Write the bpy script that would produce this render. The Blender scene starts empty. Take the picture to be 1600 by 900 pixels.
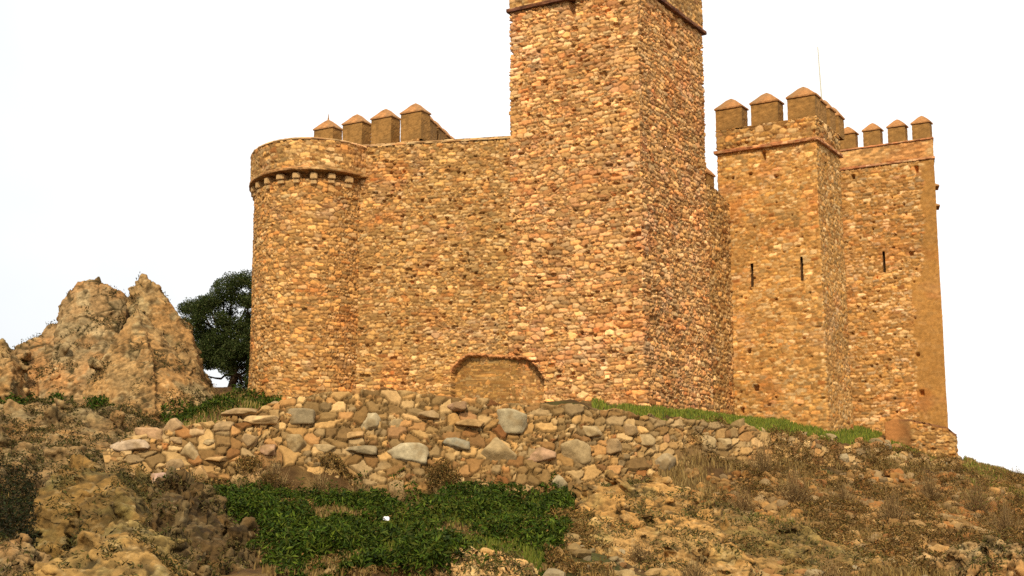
import bpy, bmesh, math, random
import numpy as np
rng = np.random.default_rng(7); random.seed(7)
SC = bpy.context.scene; COL = SC.collection
# ------------------------------------------------------------------ camera
F = 2100.0; TH = math.atan(350 / F); CT, ST = math.cos(TH), math.sin(TH)
cam = bpy.data.cameras.new('camera'); camo = bpy.data.objects.new('camera', cam); COL.objects.link(camo)
cam.sensor_width = 36; cam.lens = 36 * F / 1600; cam.clip_start = 0.1; cam.clip_end = 6000
camo.location = (0, 0, 0); camo.rotation_euler = (math.pi / 2 + TH, 0, 0); SC.camera = camo
# ------------------------------------------------------------------ world and sun
SUN = np.array([-0.14, -0.85, 0.80]); SUN = SUN / np.linalg.norm(SUN)
w = bpy.data.worlds.new("World"); SC.world = w; w.use_nodes = True
nt = w.node_tree; nt.nodes.clear()
N = nt.nodes.new; L = nt.links.new
sky = N('ShaderNodeTexSky'); sky.sky_type = 'NISHITA'; sky.sun_disc = False
sky.sun_elevation = math.asin(SUN[2]); sky.sun_rotation = math.atan2(SUN[0], SUN[1]); sky.dust_density = 4.0
tc = N('ShaderNodeTexCoord'); no = N('ShaderNodeTexNoise'); no.inputs['Scale'].default_value = 2.2; no.inputs['Detail'].default_value = 5
cr = N('ShaderNodeValToRGB'); cr.color_ramp.elements[0].position = .3; cr.color_ramp.elements[1].position = .7
cr.color_ramp.elements[0].color = (5.5, 5.85, 6.1, 1); cr.color_ramp.elements[1].color = (8.6, 8.4, 8.15, 1)
mx = N('ShaderNodeMixRGB'); mx.inputs[0].default_value = .93
bg = N('ShaderNodeBackground'); bg.inputs[1].default_value = .125; wo = N('ShaderNodeOutputWorld')
bg.inputs[1].default_value = .14; L(tc.outputs['Generated'], no.inputs['Vector']); sx = N('ShaderNodeSeparateXYZ'); L(tc.outputs['Generated'], sx.inputs[0]); mr = N('ShaderNodeMapRange'); mr.inputs[1].default_value = -.42; mr.inputs[2].default_value = 0; mr.inputs[3].default_value = 0; mr.inputs[4].default_value = .45
ad = N('ShaderNodeMath'); ad.operation = 'ADD'; ad.use_clamp = True; L(sx.outputs[0], mr.inputs[0]); L(mr.outputs[0], ad.inputs[0])
sc_ = N('ShaderNodeMath'); sc_.operation = 'MULTIPLY'; sc_.inputs[1].default_value = .7; L(no.outputs[0], sc_.inputs[0]); L(sc_.outputs[0], ad.inputs[1]); L(ad.outputs[0], cr.inputs[0]); L(sky.outputs[0], mx.inputs[1]); L(cr.outputs[0], mx.inputs[2])
L(mx.outputs[0], bg.inputs[0]); L(bg.outputs[0], wo.inputs[0])
sl = bpy.data.lights.new('sun', 'SUN'); so = bpy.data.objects.new('sun', sl); COL.objects.link(so)
sl.energy = 3.7; sl.angle = math.radians(2.5); sl.color = (1, .87, .67)
from mathutils import Vector
so.rotation_euler = Vector(tuple(SUN)).to_track_quat('Z', 'Y').to_euler(); so.location = (-10, -20, 30)
vs = SC.view_settings; vs.view_transform = 'Standard'; vs.look = 'None'; vs.exposure = 0.12; vs.gamma = 1; vs.use_curve_mapping = False
SC.cycles.max_bounces = 5; SC.cycles.diffuse_bounces = 3; SC.cycles.use_denoising = False

# ------------------------------------------------------------------ maths helpers
def ray(px, py):
    u = (px - 800) / F; v = (450 - py) / F
    return np.array([u, CT - v * ST, ST + v * CT])
def P(px, py, Y):
    r = ray(px, py); return r * (Y / r[1])
def hit(px, py, o, d):                      # where the sight line meets the upright plane through o along d
    r = ray(px, py); t, k = np.linalg.solve(np.array([[d[0], -r[0]], [d[1], -r[1]]]), -np.array(o[:2], float))
    return t, r * k
def proj(p):
    p = np.asarray(p); x, y, z = p[..., 0], p[..., 1], p[..., 2]; d = y * CT + z * ST
    return 800 + F * x / d, 450 - F * (-y * ST + z * CT) / d
def h3(i, j, k, s=0):                       # integer hash -> 0..1
    i = np.asarray(i).astype(np.int64).astype(np.uint64); j = np.asarray(j).astype(np.int64).astype(np.uint64); k = np.asarray(k).astype(np.int64).astype(np.uint64)
    with np.errstate(over='ignore'):
        h = i * np.uint64(0x9E3779B97F4A7C15) ^ j * np.uint64(0xC2B2AE3D27D4EB4F) ^ k * np.uint64(0x165667B19E3779F9) ^ np.uint64((s * 7919 + 13) * 2654435761)
        h ^= h >> np.uint64(29); h *= np.uint64(0xBF58476D1CE4E5B9); h ^= h >> np.uint64(32); h *= np.uint64(0x94D049BB133111EB); h ^= h >> np.uint64(31)
    return (h >> np.uint64(40)).astype(np.float64) / 16777216.0
def noise3(p, f=1.0, s=0):                  # smooth value noise, -1..1
    q = np.asarray(p, float) * f; i = np.floor(q); r = q - i; r = r * r * (3 - 2 * r)
    o = 0
    for a in (0, 1):
        for b in (0, 1):
            for c in (0, 1):
                wgt = (r[..., 0] if a else 1 - r[..., 0]) * (r[..., 1] if b else 1 - r[..., 1]) * (r[..., 2] if c else 1 - r[..., 2])
                o = o + wgt * h3(i[..., 0] + a, i[..., 1] + b, i[..., 2] + c, s)
    return o * 2 - 1
def fbm(p, f=1.0, oct=4, s=0, gain=.5):
    o = 0; a = 1; t = 0
    for k in range(oct):
        o = o + a * noise3(p, f, s + k); t += a; a *= gain; f *= 2.03
    return o / t
def worley2(u, v, cw, ch, s=0, jx=.8, jy=.5, p=4.0, rowshift=.5, wvar=.25):
    """irregular courses of stones: returns F1, F2-F1, id pair, offset to centre"""
    gu = u / cw; gv = v / ch; i0 = np.floor(gu); j0 = np.floor(gv)
    f1 = np.full(u.shape, 9.); f2 = np.full(u.shape, 9.); ia = np.zeros(u.shape); ja = np.zeros(u.shape); ox = np.zeros(u.shape); oy = np.zeros(u.shape)
    for dj in (-2, -1, 0, 1, 2):
        for di in (-1, 0, 1, 2) if dj else (-2, -1, 0, 1, 2):
            i = i0 + di; j = j0 + dj
            cx = i + .5 + (np.mod(j, 2) - .5) * rowshift + (h3(i, j, 0, s) - .5) * jx
            cy = j + .5 + (h3(i, j, 1, s) - .5) * jy
            wt = 1 + (h3(i, j, 2, s) - .5) * 2 * wvar; ar = 1 + (h3(i, j, 3, s) - .5) * .5
            dx = (gu - cx) / wt * ar; dy = (gv - cy) / wt / ar
            d = (np.abs(dx) ** p + np.abs(dy) ** p) ** (1 / p)
            m = d < f1
            f2 = np.where(m, f1, np.minimum(f2, d)); ia = np.where(m, i, ia); ja = np.where(m, j, ja)
            ox = np.where(m, dx, ox); oy = np.where(m, dy, oy); f1 = np.where(m, d, f1)
    return f1, f2 - f1, ia, ja, ox, oy
def sstep(x, a, b):
    t = np.clip((x - a) / (b - a), 0, 1); return t * t * (3 - 2 * t)
def inpoly(px, py, poly):
    c = np.zeros(np.shape(px), bool); n = len(poly)
    for a in range(n):
        x1, y1 = poly[a]; x2, y2 = poly[(a + 1) % n]
        if y1 == y2: continue
        c ^= ((y1 > py) != (y2 > py)) & (px < (x2 - x1) * (py - y1) / (y2 - y1) + x1)
    return c
# ------------------------------------------------------------------ materials
def mat(name, color=None, rough=.9, bscale=30, bump=.3, bdist=.02, var=.25, vscale=6, hue=None):
    m = bpy.data.materials.new(name); m.use_nodes = True; t = m.node_tree; b = t.nodes['Principled BSDF']
    n = t.nodes.new; l = t.links.new
    b.inputs['Roughness'].default_value = rough; b.inputs['Specular IOR Level'].default_value = .12
    tc = n('ShaderNodeTexCoord')
    if color is None:
        c = n('ShaderNodeAttribute'); c.attribute_name = 'Col'; src = c.outputs['Color']
    else:
        c = n('ShaderNodeRGB'); c.outputs[0].default_value = (*color, 1); src = c.outputs[0]
    n1 = n('ShaderNodeTexNoise'); n1.inputs['Scale'].default_value = vscale; n1.inputs['Detail'].default_value = 6; n1.inputs['Roughness'].default_value = .65
    l(tc.outputs['Object'], n1.inputs['Vector'])
    r = n('ShaderNodeMapRange'); r.inputs[1].default_value = .3; r.inputs[2].default_value = .7; r.inputs[3].default_value = 1 - var; r.inputs[4].default_value = 1 + var
    l(n1.outputs[0], r.inputs[0])
    mu = n('ShaderNodeMixRGB'); mu.blend_type = 'MULTIPLY'; mu.inputs[0].default_value = 1; l(src, mu.inputs[1]); l(r.outputs[0], mu.inputs[2])
    out = mu.outputs[0]
    if hue is not None:
        n3 = n('ShaderNodeTexNoise'); n3.inputs['Scale'].default_value = vscale * .37; n3.inputs['Detail'].default_value = 4
        l(tc.outputs['Object'], n3.inputs['Vector'])
        r3 = n('ShaderNodeMapRange'); r3.inputs[1].default_value = .48; r3.inputs[2].default_value = .66; r3.inputs[3].default_value = 0; r3.inputs[4].default_value = .75
        l(n3.outputs[0], r3.inputs[0])
        m2 = n('ShaderNodeMixRGB'); m2.inputs[2].default_value = (*hue, 1); l(r3.outputs[0], m2.inputs[0]); l(out, m2.inputs[1]); out = m2.outputs[0]
    l(out, b.inputs['Base Color'])
    n2 = n('ShaderNodeTexNoise'); n2.inputs['Scale'].default_value = bscale; n2.inputs['Detail'].default_value = 5; n2.inputs['Roughness'].default_value = .7
    l(tc.outputs['Object'], n2.inputs['Vector'])
    bp = n('ShaderNodeBump'); bp.inputs['Strength'].default_value = bump; bp.inputs['Distance'].default_value = bdist
    l(n2.outputs[0], bp.inputs['Height']); l(bp.outputs[0], b.inputs['Normal'])
    return m
def leafmat(name, trans=.25):
    m = mat(name, rough=.6, bump=0, var=.15, vscale=3)
    m.node_tree.nodes['Principled BSDF'].inputs['Specular IOR Level'].default_value = .08
    return m
M_STONE = mat('rubble_masonry', bscale=22, bump=.5, bdist=.03, var=.25, vscale=7)
M_ROCK = mat('weathered_rock', bscale=24, bump=.7, bdist=.03, var=.45, vscale=6)
M_LOOSE = mat('loose_stone', bscale=18, bump=.5, bdist=.03, var=.25, vscale=8)
M_GROUND = mat('dry_soil', bscale=9, bump=.8, bdist=.08, var=.35, vscale=4)
M_PLASTER = mat('tan_plaster', (.30, .155, .045), bscale=14, bump=.6, bdist=.03, var=.4, vscale=4, hue=(.20, .11, .035))
M_CAP = mat('terracotta_cap', (.38, .18, .065), bscale=14, bump=.7, bdist=.04, var=.4, vscale=5, hue=(.27, .17, .08))
M_CORBEL = mat('corbel_stone', (.50, .31, .13), bscale=25, bump=.4, bdist=.02, var=.3)
M_LEAF = leafmat('leaf'); M_GRASS = leafmat('grass_blade')
M_TWIG = mat('dry_twig', bump=.1, var=.3); M_BARK = mat('bark', (.09, .06, .035), bscale=20, bump=.6)
M_METAL = mat('pale_metal', (.55, .55, .46), rough=.5, bump=0, var=.05)
M_DARK = mat('slit_void', (.012, .008, .005), bump=0, var=0)
# ------------------------------------------------------------------ mesh helpers
def mesh(name, V, Fs, col=None, m=None, parent=None, smooth=True, mats=None, midx=None):
    V = np.asarray(V, np.float32); me = bpy.data.meshes.new(name)
    if isinstance(Fs, np.ndarray): groups = [Fs]
    else: groups = [np.asarray(f) for f in Fs]
    groups = [g for g in groups if len(g)]
    me.vertices.add(len(V)); me.vertices.foreach_set('co', V.ravel())
    li = np.concatenate([g.ravel() for g in groups]).astype(np.int32)
    ln = np.concatenate([np.full(len(g), g.shape[1]) for g in groups]); st = np.concatenate([[0], np.cumsum(ln)[:-1]])
    me.loops.add(len(li)); me.loops.foreach_set('vertex_index', li)
    me.polygons.add(len(ln)); me.polygons.foreach_set('loop_start', st.astype(np.int32)); me.polygons.foreach_set('loop_total', ln.astype(np.int32))
    me.polygons.foreach_set('use_smooth', np.full(len(ln), smooth))
    for q in (mats or [m or M_STONE]): me.materials.append(q)
    if midx is not None: me.polygons.foreach_set('material_index', np.asarray(midx, np.int32))
    if col is not None:
        a = me.color_attributes.new('Col', 'FLOAT_COLOR', 'POINT'); c4 = np.ones((len(V), 4), np.float32); c4[:, :3] = col; a.data.foreach_set('color', c4.ravel())
    me.update(calc_edges=True); me.validate()
    o = bpy.data.objects.new(name, me); COL.objects.link(o)
    if parent: o.parent = parent
    return o
def empty(name, loc=(0, 0, 0), parent=None):
    o = bpy.data.objects.new(name, None); COL.objects.link(o); o.location = loc
    if parent: o.parent = parent
    return o
def tag(o, label=None, cat=None, group=None, kind=None):
    if label: o['label'] = label
    if cat: o['category'] = cat
    if group: o['group'] = group
    if kind: o['kind'] = kind
    return o
def gridfaces(nr, nc, wrap=False, off=0):
    r = np.arange(nr - 1)[:, None]; c = np.arange(nc if wrap else nc - 1)[None, :]
    a = r * nc + c; b = r * nc + (c + 1) % nc
    return np.stack([a, b, b + nc, a + nc], -1).reshape(-1, 4) + off
def lerp(a, b, t): return a + (b - a) * t
WARM = (1.24, 1.06, .84)
def tame(p, k=.35, g=1.0):
    p = np.array(p); m_ = p.mean(0); return (p * (1 - k) + m_ * k) * g * np.array(WARM)
PAL_MAIN = tame([(.60, .34, .12), (.70, .47, .22), (.58, .28, .10), (.50, .22, .085), (.74, .56, .33), (.52, .33, .13), (.40, .30, .17), (.62, .40, .17), (.66, .38, .20)], .45, .98)
PAL_CURT = tame([(.50, .29, .10), (.56, .37, .16), (.46, .24, .08), (.40, .25, .09), (.60, .44, .24), (.42, .28, .11), (.34, .25, .12), (.50, .32, .12)], .35, .95)
PAL_RIGHT = np.array((1.12, 1.04, 1.02)) * np.array([(.52, .285, .075), (.58, .35, .12), (.48, .24, .065), (.44, .24, .07), (.62, .42, .18), (.50, .29, .09), (.42, .26, .09)])
PAL_DRY = np.array((.82, .75, .56)) * np.array([(.48, .30, .13), (.56, .38, .19), (.44, .24, .11), (.38, .27, .14), (.60, .45, .26), (.42, .33, .21), (.50, .28, .12), (.36, .24, .12), (.46, .38, .27)])
MORT = np.array((.27, .135, .045))
def stonecol(ia, ja, pal, s):
    k = (h3(ia, ja, 7, s) * len(pal)).astype(int) % len(pal)
    c = pal[k] * (.54 + .84 * h3(ia, ja, 8, s) ** 1.5)[..., None]; q = h3(ia, ja, 14, s)[..., None]
    c = np.where(q > .92, c * .4 + .6 * np.array((.64, .44, .20)), c); return np.where(q < .06, c * np.array((.85, .68, .60)), c)
def poly_normals(poly):
    n = len(poly); A = sum(poly[i][0] * poly[(i + 1) % n][1] - poly[(i + 1) % n][0] * poly[i][1] for i in range(n))
    out = []
    for i in range(n):
        d = np.array(poly[(i + 1) % n]) - np.array(poly[i]); d = d / np.linalg.norm(d)
        q = np.array([d[1], -d[0]]); out.append(q if A > 0 else -q)
    return out
def offset(poly, o):
    n = len(poly); ns = poly_normals(poly); r = []
    for i in range(n):
        a, b = ns[i - 1], ns[i]; mnm = (a + b) / (1 + a @ b); r.append(np.array(poly[i]) + mnm * o)
    return r
def shell(name, poly, z0, z1, parent, fine, step=.034, cw=.4, ch=.19, amp=.045, seed=1, pal=PAL_MAIN, joint=.16, mort=MORT, ztop=None, pits=(), colfn=None,
          postfn=None, round_=.05, mixm=.0, jy=.5, warp=.045, holes=(), batter=0., lowamp=.03, m=None, smoothmask=None, miss=.03, two=.5, red_amt=.42):
    """masonry skin round a plan polygon; `fine` lists the sides that are seen"""
    n = len(poly); ns = poly_normals(poly); pts = []; nor = []; us = []; u0 = 0
    for i in range(n):
        a, b = np.array(poly[i], float), np.array(poly[(i + 1) % n], float); ln = np.linalg.norm(b - a); st = step if i in fine else .5
        k = max(1, int(math.ceil(ln / st)))
        for q in range(k):
            t = q / k; pts.append(a + (b - a) * t); us.append(u0 + ln * t)
            dn = ns[i].copy(); da = ln * t; db = ln * (1 - t)
            if da < round_: dn = dn + ns[i - 1] * (1 - da / round_)
            if db < round_: dn = dn + ns[(i + 1) % n] * (1 - db / round_)
            nor.append(dn / np.linalg.norm(dn))
        u0 += ln
    pts = np.array(pts); nor = np.array(nor); us = np.array(us); nc = len(pts)
    nz = max(2, int(math.ceil((z1 - z0) / step)) + 1); v = np.linspace(0, 1, nz)[:, None]
    zt = np.full(nc, z1) if ztop is None else np.array([ztop(p) for p in pts])
    Z = z0 + (zt[None, :] - z0) * v; U = np.broadcast_to(us, Z.shape)
    X = np.broadcast_to(pts[:, 0], Z.shape); Y = np.broadcast_to(pts[:, 1], Z.shape); p3 = np.stack([X, Y, Z], -1)
    wx = noise3(p3, 1.1, seed + 50) * warp * 2 + noise3(p3, 5, seed + 51) * warp * .5
    wz = noise3(p3 * [1, 1, .5], .8, seed + 52) * warp * 1.6 + noise3(p3, 6, seed + 53) * warp * .35
    wx = wx + noise3(p3, 11, seed + 54) * warp * .22; wz = wz + noise3(p3, 13, seed + 55) * warp * .18
    f1, e, ia, ja, ox, oy = worley2(U + wx, Z + wz, cw, ch, seed, jy=jy * .65, p=6)
    C = stonecol(ia, ja, pal, seed); rn = h3(ia, ja, 5, seed); void = h3(ia, ja, 6, seed) < miss * .4
    if two:
        g1, e_, ib, jb, px_, py_ = worley2(U + wx, Z + wz, cw * .52, ch * .56, seed + 33, jy=jy, p=4)
        sml = h3(ia, ja, 15, seed) < two; e = np.where(sml, np.minimum(e_, e * 2), e); f1 = np.where(sml, g1, f1); rn = np.where(sml, h3(ib, jb, 5, seed), rn)
        C = np.where(sml[..., None], stonecol(ib, jb, pal, seed + 1) * .93, C); void = np.where(sml, h3(ib, jb, 6, seed) < miss * 2.2, void)
    st_ = sstep(e, .02, joint + .03) * (1 - .12 * np.clip(f1, 0, 1) ** 3)
    hgt = st_ * (.55 + .9 * rn) + .3 * st_ * (ox * (h3(ia, ja, 10, seed) - .5) + oy * (h3(ia, ja, 11, seed) - .6)) * 2
    hgt = np.where(void, -1.6 * st_, hgt)
    fine_n = fbm(p3, 9, 3, seed + 60)
    sm = np.zeros(Z.shape) if smoothmask is None else smoothmask(p3)
    D = (amp * (hgt - .6) * (1 - sm) + fine_n * amp * .38) + lowamp * fbm(p3, .5, 3, seed + 70)
    jm = (1 - sstep(e, .03, joint + .05)) ; macro = fbm(p3, .45, 4, seed + 80)
    plaster = sstep(fbm(p3, .9, 4, seed + 90), .5 - mixm, .75 - mixm)
    jm = np.clip(jm + plaster * .75 + sm, 0, 1)
    C = lerp(C, np.broadcast_to(mort, C.shape) * (1 + .25 * fine_n)[..., None], jm[..., None] * .9)
    C = C * (1 + .22 * macro)[..., None]
    red = sstep(fbm(p3 * [1, 1, 1.6], .7, 4, seed + 95), .12, .42) * red_amt; C = C * lerp(np.ones(3), np.array((1.02, .70, .58)), red[..., None])
    pk = sstep(fbm(p3, 1.1, 3, seed + 96), .2, .45) * .5; C = C * lerp(np.ones(3), np.array((.98, 1.02, 1.35)), pk[..., None])
    for (pp, pw, ph, pdp) in pits:
        dd = np.maximum(np.hypot(X - pp[0], Y - pp[1]) / pw, np.abs(Z - pp[2]) / ph); D = np.where(dd < 1, -pdp, D)
    if batter: D = D + batter * np.clip(1 - (Z - z0) / (z1 - z0), 0, 1) ** 2
    V = p3.copy(); V[..., 0] += nor[None, :, 0] * D; V[..., 1] += nor[None, :, 1] * D
    V[1:-1, :, 2] += (fine_n * amp * .15)[1:-1]
    if colfn is not None: C = colfn(p3, C)
    if postfn is not None: V, C = postfn(V, C, p3)
    keep = np.ones((nz - 1, nc), bool)
    for (hp, hw, hh) in holes:
        m_ = (np.hypot(X - hp[0], Y - hp[1]) < hw) & (np.abs(Z - hp[2]) < hh); keep &= ~m_[:-1]
    fs = gridfaces(nz, nc, True)[keep.ravel()]
    V = V.reshape(-1, 3); C = C.reshape(-1, 3)
    ct, cb = V[-nc:].mean(0), V[:nc].mean(0); nv = len(V); V = np.vstack([V, ct, cb]); C = np.vstack([C, mort, mort])
    k = np.arange(nc); top = np.stack([(nz - 1) * nc + k, (nz - 1) * nc + (k + 1) % nc, np.full(nc, nv)], -1); bot = np.stack([(k + 1) % nc, k, np.full(nc, nv + 1)], -1)
    return mesh(name, V, [fs, top, bot], C, m or M_STONE, parent)
PAL_BRICK = np.array([(.50, .20, .08), (.58, .27, .11), (.42, .16, .06), (.60, .33, .15)])
def band(name, poly, z0, z1, parent, fine, out, seed=5, pal=PAL_BRICK, cw=.26, ch=.07, amp=.02, step=.045, mort=(.40, .2, .09), **k):
    return shell(name, offset(poly, out), z0, z1, parent, fine, step=step, cw=cw, ch=ch, amp=amp, seed=seed, pal=pal, two=0, lowamp=.012, mort=np.array(mort), warp=.015, jy=.2, **k)
def merlon_mesh(wd, dp, hb, hc, spike=False, seed=0, o=.05):
    """plastered block with a pyramid cap; origin at the middle of its foot"""
    V = []; Fq = []; Ft = []; mq = []; mt = []
    r = np.random.default_rng(seed)
    def box(x, y, z0, z1, n, mi):
        ring = []
        for i in range(n): ring.append((-x + 2 * x * i / n, -y))
        for i in range(n): ring.append((x, -y + 2 * y * i / n))
        for i in range(n): ring.append((x - 2 * x * i / n, y))
        for i in range(n): ring.append((-x, y - 2 * y * i / n))
        nr = max(2, int((z1 - z0) / .07) + 1); b = len(V); m_ = len(ring)
        for q in range(nr):
            z = z0 + (z1 - z0) * q / (nr - 1)
            for (a, c) in ring:
                jx = (r.random() - .5) * .014; k = .985 if q in (0, nr - 1) else 1
                V.append((a * k + jx, c * k + (r.random() - .5) * .014, z + (r.random() - .5) * .006))
        for f in gridfaces(nr, m_, True, b): Fq.append(f); mq.append(mi)
        return b + (nr - 1) * m_, b, m_
    t, b, m_ = box(wd / 2, dp / 2, 0, hb, 8, 0)
    t2, b2, m2 = box(wd / 2 + o, dp / 2 + o, hb, hb + .055, 8, 1)
    V.append((0, 0, hb)); c = len(V) - 1
    for i in range(m2): Ft.append((b2 + (i + 1) % m2, b2 + i, c)); mt.append(1)
    # pyramid in three rings, slightly uneven
    prev = t2
    for (k, hh) in ((.62, .42), (.3, .78)):
        st = len(V)
        for i in range(m2):
            x, y, z = V[t2 + i]; V.append((x * k + (r.random() - .5) * .03, y * k + (r.random() - .5) * .03, hb + .055 + hc * hh))
        for i in range(m2): Fq.append((prev + i, prev + (i + 1) % m2, st + (i + 1) % m2, st + i)); mq.append(1)
        prev = st
    V.append((0, 0, hb + .055 + hc)); a = len(V) - 1
    for i in range(m2): Ft.append((prev + i, prev + (i + 1) % m2, a)); mt.append(1)
    if spike:
        s0 = len(V); q = .035
        V.extend([(-q, -q, hb + hc - .02), (q, -q, hb + hc - .02), (q, q, hb + hc - .02), (-q, q, hb + hc - .02), (0, 0, hb + hc + .38)])
        for i in range(4): Ft.append((s0 + i, s0 + (i + 1) % 4, s0 + 4)); mt.append(1)
    return np.array(V), np.array(Fq), np.array(Ft), mq + mt
def merlon_obj(wd, dp, hb, hc, parent, loc, ang, spike=False, seed=0, like=None, ov=.05):
    if like is not None:
        o = like.copy(); COL.objects.link(o)
    else:
        V, q, t, mi = merlon_mesh(wd, dp, hb, hc * 1.35, spike, seed, ov); o = mesh('merlon', V, [q, t], None, None, None, False, [M_PLASTER, M_CAP], mi)
    o.parent = parent; o.location = loc; o.rotation_euler = (0, 0, ang); return o

# ================================================================== GROUND
EPX = []
def cp(px, py, Y): EPX.append(P(px, py, Y))
for X in (-30, -15, 0, 15, 30):
    EPX.append(np.array([X, 4., -1.7])); EPX.append(np.array([X, 13., -1.45]))
for q in [(-200, 880, 20), (-200, 740, 30), (-200, 690, 42), (0, 960, 20), (0, 800, 30), (0, 722, 40), (0, 632, 46), (200, 965, 20), (200, 880, 26), (240, 778, 33), (200, 742, 39), (150, 648, 46), (300, 650, 44), (360, 614, 50), (250, 640, 45),
          (400, 940, 20.5), (400, 835, 27), (380, 785, 34), (600, 905, 21), (600, 845, 27), (600, 797, 33), (600, 775, 36.8), (800, 905, 22), (800, 835, 28), (800, 797, 33.5), (800, 772, 37.2),
          (900, 870, 25), (900, 795, 32), (900, 765, 38), (1000, 935, 24), (1000, 810, 32), (1050, 765, 39), (1200, 930, 26), (1200, 855, 31), (1200, 795, 37), (1200, 742, 41), (1200, 692, 44.5),
          (1400, 905, 27), (1400, 862, 32), (1400, 802, 39), (1400, 752, 45), (1400, 708, 50), (1600, 905, 28), (1600, 855, 34), (1600, 802, 44), (1600, 754, 54), (1800, 860, 34), (1800, 800, 54), (1500, 724, 53),
          (300, 690, 38), (300, 760, 36), (380, 668, 38.6), (450, 625, 38.9), (520, 620, 39), (600, 618, 39), (700, 630, 39.2), (800, 637, 39.5), (900, 638, 40), (1000, 650, 41.2), (1100, 662, 43.2), (1160, 668, 44.5),
          (1280, 684, 47.5), (1006, 642, 45), (930, 634, 45), (1060, 647, 47), (1140, 656, 51), (1240, 664, 50.5), (1335, 675, 53), (1375, 680, 56), (1480, 712, 57),
          (400, 621, 50), (500, 630, 47.6), (700, 648, 47), (850, 646, 46), (1440, 718, 52.3), (1490, 726, 53.2), (340, 606, 53)]: cp(*q)
for X, Y, Z in [(-30, 62, 3), (-14, 62, 3.2), (0, 62, 3.4), (10, 64, 3), (22, 62, .8), (-30, 76, -1.5), (-12, 76, -1.), (5, 76, -1), (25, 74, -3), (-30, 50, 4.4), (30, 50, 0.4)]: EPX.append(np.array([X, Y, Z], float))
for X in (-9, -6, -3, 0): EPX.append(np.array([X, 43., 3.0])); EPX.append(np.array([X, 40.4, 3.05]))
EPX.append(np.array([3., 43., 3.2]))
CPTS = np.array(EPX)
def tps(r2): return .5 * r2 * np.log(r2 + 1e-9)
nC = len(CPTS); XY = CPTS[:, :2] / 10
K = tps(((XY[:, None] - XY[None]) ** 2).sum(-1)) + np.eye(nC) * 2e-3
Pm = np.hstack([np.ones((nC, 1)), XY]); A = np.block([[K, Pm], [Pm.T, np.zeros((3, 3))]])
W = np.linalg.solve(A, np.concatenate([CPTS[:, 2], np.zeros(3)]))
def zbase(x, y):
    x = np.asarray(x, float); y = np.asarray(y, float); xc = np.clip(x, -32, 32); yc = np.clip(y, 3, 78); sh = x.shape; q = np.stack([xc.ravel(), yc.ravel()], -1) / 10; o = np.empty(len(q))
    for a in range(0, len(q), 40000):
        b = q[a:a + 40000]; o[a:a + 40000] = tps(((b[:, None] - XY[None]) ** 2).sum(-1)) @ W[:nC] + W[nC] + b @ W[nC + 1:]
    o = o.reshape(sh)
    far = np.maximum(np.maximum(np.abs(x) - 32, 0), np.maximum(y - 78, 0)); k = sstep(far, 0, 120)
    o = lerp(o, -14 + 0 * o, k); return lerp(o, -1.7 + 0 * o, sstep(-y, -4, 10))
GX = np.concatenate([-np.geomspace(3000, 26, 26), np.arange(-25.5, 25.6, .11), np.geomspace(26, 3000, 26)])
GY = np.concatenate([-np.geomspace(400, 5, 12), np.arange(0, 15, .5), np.arange(15, 60, .11), np.arange(60, 80, .6), np.geomspace(80, 4000, 24)])
gx, gy = np.meshgrid(GX, GY)
g3 = np.stack([gx, gy, 0 * gx], -1)
near = sstep(gy, 10, 16) * (1 - sstep(gy, 66, 75)) * (1 - sstep(np.abs(gx), 25, 32))
GZ = zbase(gx, gy) + near * (.10 * fbm(g3, .5, 3, 3) + .07 * fbm(g3, 2.2, 3, 8)) + near * .05 * np.abs(fbm(g3, 5, 2, 14))
def gz(x, y):
    x = np.clip(np.asarray(x, float), -25, 25); y = np.clip(np.asarray(y, float), 0, 79)
    i = np.clip(np.searchsorted(GX, x) - 1, 0, len(GX) - 2); j = np.clip(np.searchsorted(GY, y) - 1, 0, len(GY) - 2)
    a = (x - GX[i]) / (GX[i + 1] - GX[i]); b = (y - GY[j]) / (GY[j + 1] - GY[j])
    return (GZ[j, i] * (1 - a) + GZ[j, i + 1] * a) * (1 - b) + (GZ[j + 1, i] * (1 - a) + GZ[j + 1, i + 1] * a) * b
soil = np.array((.12, .062, .02)); straw = np.array((.22, .13, .04)); moss = np.array((.075, .085, .018))
k1 = sstep(fbm(g3, 1.3, 4, 21), -.2, .35)[..., None]; gc = lerp(soil, straw, k1)
k2 = sstep(fbm(g3, .6, 4, 31), .1, .45)[..., None]; gc = lerp(gc, moss, k2 * .8)
gc = .62 * gc * (1 + .3 * fbm(g3, 6, 2, 41))[..., None]
ground = mesh('ground', np.stack([gx, gy, GZ], -1).reshape(-1, 3), gridfaces(len(GY), len(GX)), gc.reshape(-1, 3), M_GROUND)
tag(ground, kind='structure')

# ================================================================== CASTLE
aR = math.radians(31); eR = np.array([math.sin(aR), math.cos(aR)]); eL = np.array([-eR[1], eR[0]]); angL = math.atan2(-eL[1], -eL[0])   # merlons along eL faces
castle = empty('castle'); tag(castle, 'large ochre rubble stone castle with battlemented towers on top of the rocky hill', 'castle')
C0 = P(1006, 600, 45)[:2]; L0 = C0 + eL * 5.214; R0 = C0 + eR * 5.78; B0 = R0 + eL * 5.214
ec = np.array([-math.sin(math.radians(77.5)), math.cos(math.radians(77.5))])             # curtain wall runs this way from the great tower
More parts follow.
